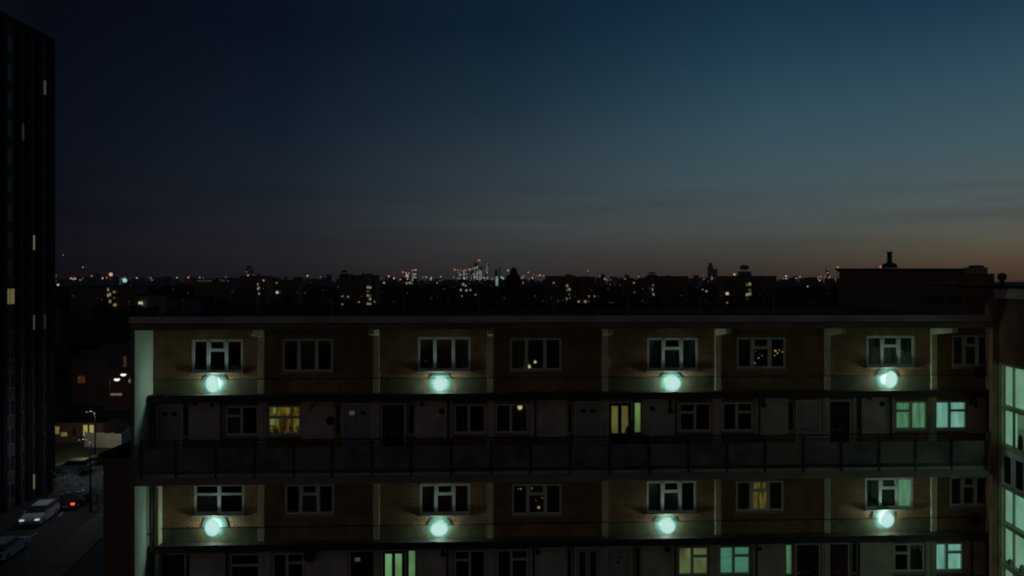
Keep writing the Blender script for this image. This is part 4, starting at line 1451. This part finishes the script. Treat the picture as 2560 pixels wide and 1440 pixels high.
tower('needle tower with red and white lights near the right building', 2067, 2073, 670, 5000, 8, (E_SKYW, E_SKYO), spire=2)
tower('black tower on the skyline left of the lit clusters', 612, 628, 665, 3200, 4, (E_PINK,), crown='step')
tower('small dark tower with antenna above the far staircase block', 904, 912, 682, 3000, 2, (E_CITYW,), spire=8)
# tall cold lit sign on a tower beside the standing figure
tg = thing('lit_column', 'bright cold white vertical light column left of the standing figure', 'light column', (XY(1242, 900), 900, 0))
B(-1.3, 1.3, 0, 2, 0, ZY(714, 900)).build('shaft', M_CITY, tg)
B(-1.5, 1.5, -0.2, 2, ZY(714, 900) + 0.01, ZY(691, 900)).build('light_panel', emit('cold panel', S(110, 140, 140), S(84, 110, 112), 0.3), tg)
# crane arms carrying lights


def crane(label, px, pyt, px1, n):
    t = thing('tower_crane', label, 'crane', (XY(px, YS - 600), YS - 600, 0))
    Y = YS - 600
    per = Y / F
    z = ZY(pyt, Y)
    m = MB().tube([(0, 0, 0), (0, 0, z)], per * 0.35, 4)
    m.build('mast', M_CITY, t)
    dx = (px1 - px) * per
    MB().tube([(-dx * 0.25, 0, z), (dx, 0, z + abs(dx) * 0.12)], per * 0.3, 4).build('jib', M_CITY, t)
    for i in range(n):
        f = i / max(1, n - 1)
        rr = per * 1.1 * (1.3 if i == n - 1 else 0.9)
        MB().lathe([(rr * 0.4, -rr), (rr, 0), (rr * 0.4, rr)], (dx * f, -per, z + abs(dx) * 0.12 * f), 6).build('crane_light', [E_SKYO, E_PINK, E_SKYO][i % 3], t)
crane('crane with red lights over the left pair of towers', 1022, 682, 1007, 3)
crane('crane with red lights rising right of the left pair', 1030, 676, 1040, 4)
crane('crane with a long arm of red lights left of the cluster', 1158, 677, 1137, 4)
crane('crane with pink lights against the cluster towers', 1162, 675, 1174, 3)
crane('crane perched above the tallest cluster skyscraper', 1196, 651, 1199, 2)

named = [
    ('large salmon pink mast light on the left skyline', 277, 686, 4.2, E_PINK), ('large cold white lamp below the salmon light', 312, 701, 5.0, E_COLD2),
    ('small red mast light furthest left on the skyline', 187, 695, 2.0, emit('dull red', S(160, 80, 70))), ('orange red mast light between two bigger left lights', 229, 691, 2.0, E_ORANGE),
    ('white lamp beside the edge of the dark tower', 145, 712, 2.4, E_WHITE), ('pink lamp under the black far tower', 620, 690, 2.2, E_PINK),
    ('orange beacon over the black far block', 710, 701, 2.8, E_ORANGE), ('orange beacon above a white lamp left of the crane towers', 972, 691, 2.2, E_ORANGE),
    ('white lamp directly below the orange beacon', 960, 707, 1.7, E_WHITE), ('warm bright lamp on the right skyline left of the water tank', 1836, 686, 2.4, emit('peach', S(210, 170, 130))),
    ('orange lamp near the low right skyline row', 1561, 713, 2.4, E_ORANGE), ('white floodlight on the right skyline under the twin towers', 1739, 705, 1.8, E_WHITE),
    ('white lamp at the right skyline beside the black roofed building', 1965, 690, 2.0, E_WHITE), ('orange lamp perched over the roof edge of the black building', 2201, 667, 2.0, E_ORANGE),
    ('red lamp at the left corner of the black roofed building', 2095, 668, 1.8, E_ORANGE), ('white lamp low on the dark roofs at the right', 2019, 716, 2.2, E_CITYW),
    ('pair lamp glowing above the thin far mast', 1470, 677, 1.6, E_CITYW), ('red mast light at far left of the black far block', 545, 707, 2.0, emit('dull pink', S(170, 100, 90)))]
for lab, px, py, r, mt in named:
    beacon(lab, px, py, r, mt)
rnd = random.Random(21)
LW = 'tiny white light point scattered along the distant skyline'
LR = 'tiny red or amber light point scattered along the distant skyline'
pts = [(207, 668), (216, 667), (158, 638), (633, 687), (1270, 676), (1321, 681), (1334, 687), (1308, 690), (1308, 708), (1261, 700), (1254, 693), (1359, 690), (1352, 702), (1309, 690), (1258, 696),
       (1760, 697), (1771, 703), (1850, 694), (1919, 700), (2045, 693), (2000, 692), (2076, 700), (801, 692), (806, 704), (1093, 707), (1100, 702), (1110, 701), (1078, 695), (1230, 698), (1225, 697), (1199, 702), (1212, 700), (1525, 712), (1537, 712), (1550, 713)]
for (px, py) in pts:
    beacon(LW, px, py, rnd.uniform(1.0, 1.8), rnd.choice([E_CITYW, E_CITYD, E_SKYC]), group='tiny white skyline lights')
for _ in range(170):
    px = rnd.choice([rnd.uniform(1120, 1420), rnd.uniform(1480, 1860), rnd.uniform(600, 1120), rnd.uniform(140, 600), rnd.uniform(1860, 2090)])
    py = rnd.gauss(697, 3.2)
    if rnd.random() < 0.3:
        beacon(LR, px, py - 2, rnd.uniform(1.1, 1.7), rnd.choice([E_SKYO, E_ORANGE, emit('dull red', S(160, 80, 70))]), group='tiny red skyline lights')
    else:
        beacon(LW, px, py, rnd.uniform(0.9, 1.6), rnd.choice([E_CITYW, E_CITYD, E_SKYC]), group='tiny white skyline lights')
# street level lights in the dark roofs nearer
for (px, py, r) in ((1148, 710, 2.4), (1158, 711, 2.6), (1164, 714, 2.0), (1152, 725, 2.3), (1166, 726, 2.4), (1176, 725, 2.0), (1189, 737, 1.6), (1155, 740, 1.4), (1120, 748, 0.9), (1094, 741, 0.9), (1017, 708, 2.2), (1024, 707, 2.2), (1029, 708, 1.6),
                    (810, 708, 1.6), (822, 708, 1.4), (845, 718, 1.3), (762, 732, 1.3), (398, 745, 1.4), (470, 732, 1.3), (454, 753, 0.8), (540, 750, 0.8), (1757, 724, 1.5), (1766, 728, 2.2), (1532, 757, 1.2), (1520, 721, 1.1), (1358, 752, 1.0),
                    (1112, 722, 0.9), (1135, 719, 0.9), (984, 754, 0.9), (380, 700, 1.4), (400, 701, 1.2)) + tuple((rnd.uniform(160, 2080), 706 + rnd.random() ** 1.8 * 50, rnd.uniform(0.7, 1.3)) for _ in range(70)):
    beacon('small warm lamp among the dark roofs behind the block', px, py, r * 1.15, E_CITYW if r > 1.3 else E_CITYD, group='lamps among the dark roofs', name='street_lamp', cat='street lamp')

# low dark skyline buildings
LB = 'low unlit building on the hazy dark skyline'
for i in range(110):
    px = 135 + i * 18 + rnd.uniform(-6, 6)
    w = rnd.uniform(6, 26)
    py = rnd.choice([rnd.uniform(694, 701), rnd.uniform(690, 700), rnd.uniform(684, 698)])
    if 1090 < px < 1430:
        py = max(py, 698)
    Y = rnd.uniform(1400, 3800)
    tower(LB, px, px + w, py, Y, 0, group='unlit skyline buildings', seed=i, name='distant_building', cat='building')
# roofs of the neighbourhood behind the block
hs = gable_house('dark terraced house among the unlit roofs behind the block', -20, 90, 7, 8, 6.2, 2.4, [(-1.6, 3.6, 1.2, 1.2, M_TWIN), (1.2, 3.6, 1.2, 1.2, M_TWIN)], 'dark terraced houses')
for i in range(90):
    Y = 120 + (i // 12) * 60 + rnd.uniform(-12, 12)
    x = (-0.62 + 1.14 * ((i % 12) + rnd.uniform(0.1, 0.9)) / 12) * Y
    if x < -48 and Y < 190:
        continue
    dup(hs, (x, Y, 0), rnd.choice([0, 0.2, -0.3, 1.57]))
tl = make_tree('dark leafy tree standing among the unlit roofs', (10, 130, 0), 13, 5.5, M_LEAF, 900, 0.6, 31, 'trees among the roofs')
for i in range(70):
    Y = rnd.uniform(110, 480)
    x = rnd.uniform(-0.64, 0.6) * Y
    s = rnd.uniform(0.8, 1.35)
    dup(tl, (x, Y, 0), rnd.uniform(0, 6), None, None, (s, s, s))
# far-off wood and roofs read as one mass
m = MB()
for i in range(2600):
    Y = rnd.uniform(520, 2600)
    x = rnd.uniform(-0.7, 0.7) * Y
    s = rnd.uniform(6, 14)
    z = rnd.uniform(2, 9)
    m.poly([(x - s, Y, z - s * 0.5), (x + s * 0.2, Y + 2, z - s * 0.6), (x + s, Y, z - s * 0.2), (x + s * 0.3, Y - 1, z + s * 0.25), (x - s * 0.5, Y + 1, z + s * 0.2)])
wd = m.build('distant_woods', M_LEAF, None, kind='stuff')
wd['label'] = 'dark far off belt of trees and roofs under the skyline'
wd['category'] = 'woods'

# ================================================================== people


def skin_body(name, mt, verts, edges, parent, root=0, sub=1):
    me = bpy.data.meshes.new(name)
    me.from_pydata([v[0] for v in verts], edges, [])
    me.materials.append(mt)
    o = bpy.data.objects.new(name, me)
    C.objects.link(o)
    o.parent = parent
    md = o.modifiers.new('skin', 'SKIN')
    md.use_smooth_shade = True
    if not me.skin_vertices:
        import bmesh
        bm = bmesh.new()
        bm.from_mesh(me)
        bm.verts.layers.skin.verify()
        bm.to_mesh(me)
        bm.free()
    sv_ = me.skin_vertices[0].data
    for i, v in enumerate(verts):
        rr = v[1]
        sv_[i].radius = rr if isinstance(rr, tuple) else (rr, rr)
        sv_[i].use_root = (i == root)
    s2 = o.modifiers.new('sub', 'SUBSURF')
    s2.levels = sub
    s2.render_levels = sub
    return o


def person(label, loc, rz, arms, h=1.78, hood=True, jm=None, lean=0.0, bulk=1.0):
    """faces -y before rotation. arms: list of (elbow, wrist) offsets for left and right"""
    k = h / 1.78
    t = thing('person', label, 'person', loc, rz)
    t.scale = (k, k, k)
    skinm = mat('skin', (0.35, 0.2, 0.14), 0.6, 0.05, 8)
    jm = jm or mat('black padded jacket', (0.02, 0.02, 0.024), 0.7, 0.2, 6)
    V_ = []
    E_ = []

    def av(p, r, par=None):
        V_.append((p, r))
        if par is not None:
            E_.append((par, len(V_) - 1))
        return len(V_) - 1
    hip = av((0, 0, 0.95), (0.15, 0.11))
    wst = av((0, -lean * 0.2, 1.12), (0.14, 0.10), hip)
    cht = av((0, -lean * 0.5, 1.34), (0.17, 0.12), wst)
    nk = av((0, -lean * 0.8 - 0.01, 1.50), (0.06, 0.06), cht)
    hd0 = av((0, -lean - 0.02, 1.58), (0.075, 0.085), nk)
    hd1 = av((0, -lean - 0.035, 1.67), (0.08, 0.10), hd0)
    av((0, -lean - 0.03, 1.745), (0.05, 0.06), hd1)
    for s in (-1, 1):
        th = av((s * 0.10, 0, 0.86), 0.10, hip)
        kn = av((s * 0.11, -0.02, 0.48), 0.06, th)
        ank = av((s * 0.12, 0.01, 0.09), 0.042, kn)
        av((s * 0.13, -0.16, 0.045), (0.045, 0.03), ank)
        sh_ = av((s * 0.185, -lean * 0.5, 1.42), 0.065, cht)
        el_, wr_ = arms[0 if s < 0 else 1]
        e = av(el_, 0.045, sh_)
        w = av(wr_, 0.03, e)
        d = (Vector(wr_) - Vector(el_)).normalized()
        sd = d.cross(Vector((0, 0, 1)))
        sd = sd.normalized() if sd.length > 0.1 else Vector((0, 1, 0))
        pm = av(tuple(Vector(wr_) + d * 0.07), (0.035, 0.018), w)
        for q in range(4):
            b = Vector(wr_) + d * 0.10 + sd * (q - 1.5) * 0.019
            f1 = av(tuple(b), 0.009, pm)
            ln = (0.030, 0.036, 0.034, 0.026)[q]
            cv_ = Vector((0, 0, -1)) if abs(d.z) < 0.8 else Vector((0, -1, 0))
            f2 = av(tuple(b + d * ln + cv_ * 0.006), 0.008, f1)
            av(tuple(b + d * ln * 1.7 + cv_ * 0.022), 0.007, f2)
        tb = av(tuple(Vector(wr_) + d * 0.04 + sd * 0.035), 0.010, w)
        av(tuple(Vector(wr_) + d * 0.075 + sd * 0.05), 0.008, tb)
    skin_body('body', skinm, V_, E_, t, 0, 1)
    # jacket: lofted torso and sleeves
    m = MB()
    rings = [(0.80, 0.205, 0.155, 0), (0.88, 0.215, 0.165, 0), (1.0, 0.20, 0.155, 0), (1.15, 0.205, 0.155, 0.2), (1.28, 0.225, 0.165, 0.45), (1.38, 0.225, 0.15, 0.55), (1.44, 0.205, 0.135, 0.65), (1.50, 0.165, 0.12, 0.75), (1.56, 0.125 if hood else 0.09, 0.11 if hood else 0.09, 0.8)] + ([(1.62, 0.115, 0.115, 0.9)] if hood else [])
    seg = 18
    idx = []
    for (z, a, b, l_) in rings:
        n = len(m.v)
        for q in range(seg):
            th = 2 * math.pi * q / seg
            wob = 1 + 0.02 * math.sin(5 * th + z * 9)
            m.v.append((a * bulk * math.cos(th) * wob, b * math.sin(th) * wob - lean * l_, z))
        idx.append(n)
    for a, b in zip(idx, idx[1:]):
        for q in range(seg):
            r = (q + 1) % seg
            m.f.append((a + q, a + r, b + r, b + q))
    for s in (0, 1):
        el_, wr_ = arms[s]
        sx = -1 if s == 0 else 1
        m.tube([(sx * 0.14, -lean * 0.5, 1.43), (sx * 0.21, -lean * 0.5, 1.40), tuple((Vector((sx * 0.21, -lean * 0.5, 1.38)) + Vector(el_)) / 2), el_, tuple(Vector(el_).lerp(Vector(wr_), 0.5)), wr_], [x * bulk ** 1.6 for x in (0.07, 0.085, 0.075, 0.065, 0.055, 0.045)], 12)
    m.build('jacket', jm, t, smooth=True)
    # trousers and shoes
    m = MB()
    for s in (-1, 1):
        m.tube([(s * 0.09, 0, 0.95), (s * 0.105, 0, 0.80), (s * 0.11, -0.02, 0.48), (s * 0.12, 0.0, 0.10)], [0.12, 0.11, 0.08, 0.07], 12)
    m.build('trousers', mat('dark trousers', (0.025, 0.025, 0.03), 0.85, 0.2, 5), t, smooth=True)
    for s in (-1, 1):
        MB().prism([(s * 0.13 - 0.05, 0.08), (s * 0.13 + 0.05, 0.08), (s * 0.13 + 0.055, -0.12), (s * 0.13 + 0.02, -0.2), (s * 0.13 - 0.02, -0.2), (s * 0.13 - 0.055, -0.12)], 'z', 0.0, 0.09).build('shoe', M_PIPE, t)
    hz_ = 1.665
    hy = -lean - 0.03
    if hood:
        m = MB()
        prof = [(0.13, -0.17), (0.15, -0.11), (0.135, -0.04), (0.125, 0.03), (0.10, 0.085), (0.05, 0.115), (0.01, 0.12)]
        idx = []
        for (r_, hh_) in prof:
            n = len(m.v)
            for q in range(16):
                th = 2 * math.pi * q / 16
                m.v.append((r_ * math.cos(th), hy + 0.02 + r_ * 1.05 * math.sin(th) * (0.35 if math.sin(th) < -0.5 and hh_ < 0.06 and hh_ > -0.12 else 1), hz_ + hh_))
            idx.append(n)
        for a, b in zip(idx, idx[1:]):
            for q in range(16):
                r = (q + 1) % 16
                m.f.append((a + q, a + r, b + r, b + q))
        m.build('hood', jm, t, smooth=True)
    else:
        m = MB().lathe([(0.085, -0.03), (0.098, 0.03), (0.085, 0.085), (0.045, 0.115), (0.01, 0.12)], (0, hy + 0.02, hz_), 14)
        m.build('hair', mat('dark hair', (0.03, 0.025, 0.02), 0.5, 0.2, 20), t, smooth=True)
    # face
    MB().prism([(-0.014, hz_ - 0.02), (0.014, hz_ - 0.02), (0, hz_ + 0.03)], 'y', hy - 0.125, hy - 0.09).build('nose', skinm, t)
    for s in (-1, 1):
        MB().lathe([(0.004, -0.01), (0.011, 0), (0.004, 0.01)], (s * 0.032, hy - 0.098, hz_ + 0.03), 8).build('eye', M_FRAME, t)
        MB().lathe([(0.008, -0.03), (0.02, 0), (0.01, 0.03)], (s * 0.085, hy + 0.01, hz_), 8, 'z', 0.5, 1).build('ear', skinm, t)
    B(-0.025, 0.025, hy - 0.102, hy - 0.092, hz_ - 0.055, hz_ - 0.045).build('mouth', M_CURTR, t)
    return t


def fp(u, v, z):
    return (u * CP - v * SP, Y0 + u * SP + v * CP, z)

# hooded figure on the roof, looking towards the skyline, arms bent in front
person('person in a black hooded jacket standing on the roof as a silhouette', fp(U(1284, 2.4), 2.4, H - 1.26), R(172),
       [((-0.28, 0.02, 1.14), (-0.13, -0.22, 1.16)), ((0.28, 0.03, 1.14), (0.13, -0.22, 1.16))], 1.80, True, None, 0.05, 1.08)
person('person in dark clothes on the deck outside the lit glazed door', fp(U(1574, -0.95), -0.95, deck_floor(0) - 0.065), R(50),
       [((-0.27, 0.0, 1.18), (-0.30, -0.22, 1.06)), ((0.27, 0.0, 1.18), (0.22, -0.24, 1.10))], 1.70, False, mat('dark glossy jacket', (0.03, 0.03, 0.035), 0.35, 0.2, 6), 0.02)
# pushchair next to that person
pc = thing('pushchair', 'dark hooded pushchair on the deck beside the person at the lit door', 'pushchair', fp(U(1606, -0.9), -0.9, deck_floor(0) - 0.065), PHI)
for sx in (-0.25, 0.3):
    for sy in (-0.2, 0.2):
        MB().lathe([(0.06, -0.02), (0.1, -0.02), (0.1, 0.02), (0.06, 0.02)], (sx, sy, 0.1), 10, 'y').build('wheel', M_PIPE, pc)
MB().tube([(-0.25, 0.2, 0.1), (0.0, 0.2, 0.55), (0.32, 0.2, 1.05), (0.32, -0.2, 1.05), (0.0, -0.2, 0.55), (-0.25, -0.2, 0.1)], 0.014, 6).build('frame', M_DARKMETAL, pc)
MB().tube([(0.3, 0.2, 0.1), (-0.05, 0.2, 0.6)], 0.012, 6).build('strut', M_DARKMETAL, pc)
MB().tube([(0.3, -0.2, 0.1), (-0.05, -0.2, 0.6)], 0.012, 6).build('strut', M_DARKMETAL, pc)
MB().prism([(-0.32, 0.45), (0.15, 0.42), (0.22, 0.75), (0.10, 1.05), (-0.08, 1.22), (-0.18, 1.12), (-0.22, 0.8)], 'y', -0.19, 0.19).build('hood', mat('black fabric', (0.015, 0.015, 0.02), 0.8, 0.2, 5), pc)
MB().tube([(0.32, 0.2, 1.05), (0.32, -0.2, 1.05)], 0.02, 6).build('handle', M_COPING, pc)
